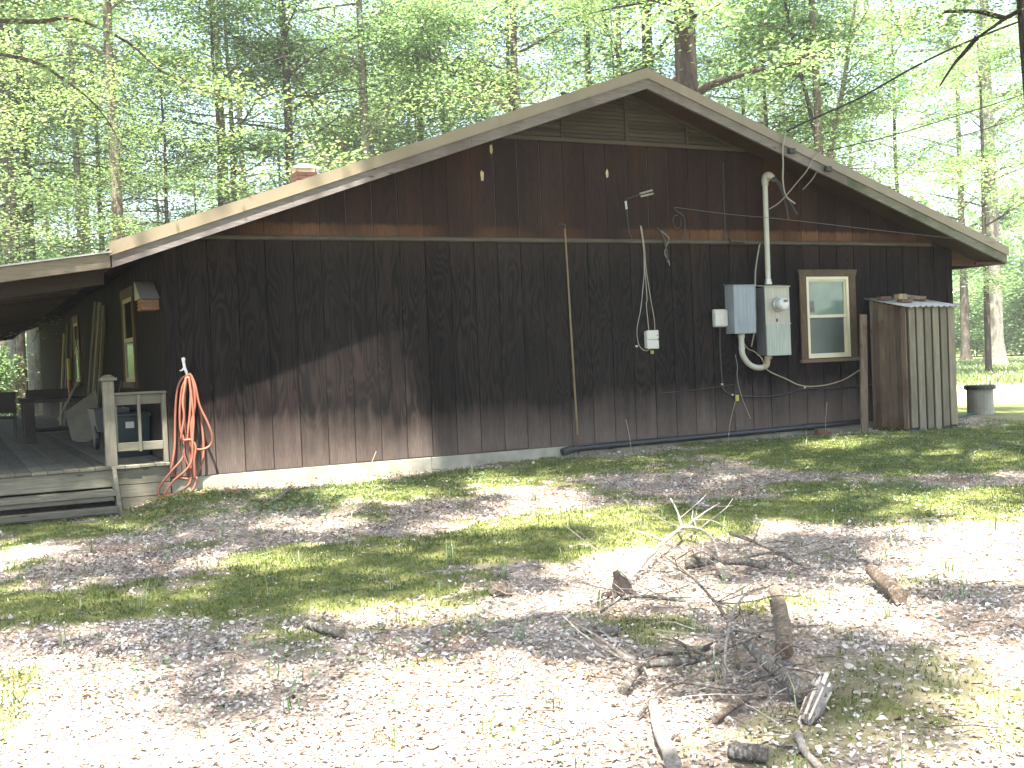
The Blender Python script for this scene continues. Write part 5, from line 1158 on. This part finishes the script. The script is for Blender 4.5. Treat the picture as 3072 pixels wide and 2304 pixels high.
for i_, (sx, sy, sr, bk, lb) in enumerate(stand):
    bz = gz(sx, sy) - .05; mb = MB(); H_ = 12.5
    sp = spline([(0, 0, 0), (.05, .05, 3), (-.05, .1, 6), (.1, 0, 9), (0, .1, H_)], 4); mb.tube(sp, [sr * (1.3 if j == 0 else 1 - .7 * j / len(sp)) for j in range(len(sp))], 12, rough=.1)
    sel = np.where(own == i_)[0]; rng.shuffle(sel)
    for c_ in sel[:26]:
        e = Vector((cx_[c_] - sx, cy_[c_] - sy, h[c_] - bz)); b = sp[int(len(sp) * rng.uniform(.5, .85))]; mid = (b + e) / 2 + Vector((rng.normal(0, .4), rng.normal(0, .4), .5))
        mb.tube(spline([b, mid, e], 5), [.09 - .0075 * j for j in range(11)], 5, cap=False)
    per = 15; P_ = np.repeat(np.stack([cx_[sel] - sx, cy_[sel] - sy, h[sel] - bz], -1), per, 0)
    cen = P_ + rng.normal(0, 1, P_.shape) * np.array([.17, .17, .12]); tone = np.clip(rng.uniform(.1, .9, len(cen)), 0, 1)
    t = bpy.data.objects.new('yard_tree', None); C.objects.link(t); t.location = (sx, sy, bz); tag(t, lb, 'tree', 'trees standing around the yard')
    extra = []
    if i_ == 0:   # limbs seen against the woods at the upper right
        for q in ([(8.0, -4.0, 4.62), (7.66, -3.66, 4.44), (7.53, -3.5, 4.33), (7.42, -3.38, 4.24)], [(7.44, -3.4, 4.26), (7.36, -3.3, 4.12), (7.28, -3.22, 4.0), (7.20, -3.1, 3.8)], [(7.62, -3.6, 4.42), (7.50, -3.35, 4.55), (7.3, -3.1, 4.6)]):
            q = [Vector(a) - Vector((sx, sy, bz)) for a in q]; sq = spline(q, 5); mb.tube(sq, [max(.005, .028 - .0013 * j) for j in range(len(sq))], 6, cap=False)
        for c_, nn_, s_ in (((7.25, -3.15, 4.45), 260, .28), ((7.5, -3.4, 4.6), 260, .25), ((6.9, -2.8, 4.6), 160, .22)): extra.append(np.array(c_) - np.array((sx, sy, bz)) + rng.normal(0, 1, (nn_, 3)) * np.array([s_, s_, s_ * .5]))
    if i_ == 3:   # limbs and sprays over the porch, at the upper left
        LM = [[(-6, 3.5, 5.2), (-4.2, 2.2, 4.9), (-2.6, 1.0, 4.5), (-1.65, .2, 4.22), (-1.3, .1, 4.02), (-1.0, .04, 3.75), (-.75, 0, 3.32)], [(-6, 3.5, 6.0), (-3.6, 2.0, 5.1), (-1.7, .2, 4.58), (-1.2, .06, 4.62), (-.7, 0, 4.42), (-.35, -.05, 4.12), (.05, -.1, 3.95), (.55, 0, 3.85)]]
        for q in LM:
            sq = spline([Vector(a) - Vector((sx, sy, bz)) for a in q], 5); mb.tube(sq, [max(.005, .034 - .0010 * j) for j in range(len(sq))], 6, cap=False)
            for s_ in sq[10:]:
                if rng.random() < .75: extra.append(np.array(s_[:]) + np.array([rng.normal(0, .15), rng.normal(0, .15), rng.normal(.03, .05)]) + rng.normal(0, 1, (52, 3)) * np.array([.26, .26, .04]))
    me = bpy.data.meshes.new('trunk'); me.from_pydata(mb.v, [], mb.f); me.materials.append(M[bk]); me.polygons.foreach_set('use_smooth', np.ones(len(me.polygons), bool)); o = bpy.data.objects.new('trunk', me); C.objects.link(o); o.parent = t
    V, T, TN = leaf_arrays(cen, .19, .13, rng, (-.1, .35), .4, tone=tone); o = bpy.data.objects.new('crown', mass_mesh('crown', V, T, M['leaf_warm'], TN)); C.objects.link(o); o.parent = t
    if extra:
        ex = np.concatenate(extra); V, T, TN = leaf_arrays(ex, .055, .037, rng, (-.15, .25), .4, tone=np.clip(rng.normal(.6, .2, len(ex)), 0, 1)); o = bpy.data.objects.new('low_foliage', mass_mesh('low_foliage', V, T, M['leaf_warm'], TN)); C.objects.link(o); o.parent = t
# added thin volume, imitates the lens-flare veil over the background
hm = bpy.data.materials.new('flare_veil_air'); hm.use_nodes = True; ht = hm.node_tree; ht.nodes.remove(ht.nodes['Principled BSDF'])
pv = ht.nodes.new('ShaderNodeVolumePrincipled'); pv.inputs['Color'].default_value = (.95, .97, .92, 1); pv.inputs['Density'].default_value = .0009; pv.inputs['Anisotropy'].default_value = 0.0
ht.links.new(pv.outputs[0], ht.nodes['Material Output'].inputs['Volume'])
hz_ = MB().box(-275, 290, -285, 285, -2.5, 40).build('flare_veil', hm); tag(hz_, 'added thin veil imitating lens flare over the woods', 'flare_veil', kind='stuff')
print('objects', len(bpy.data.objects))
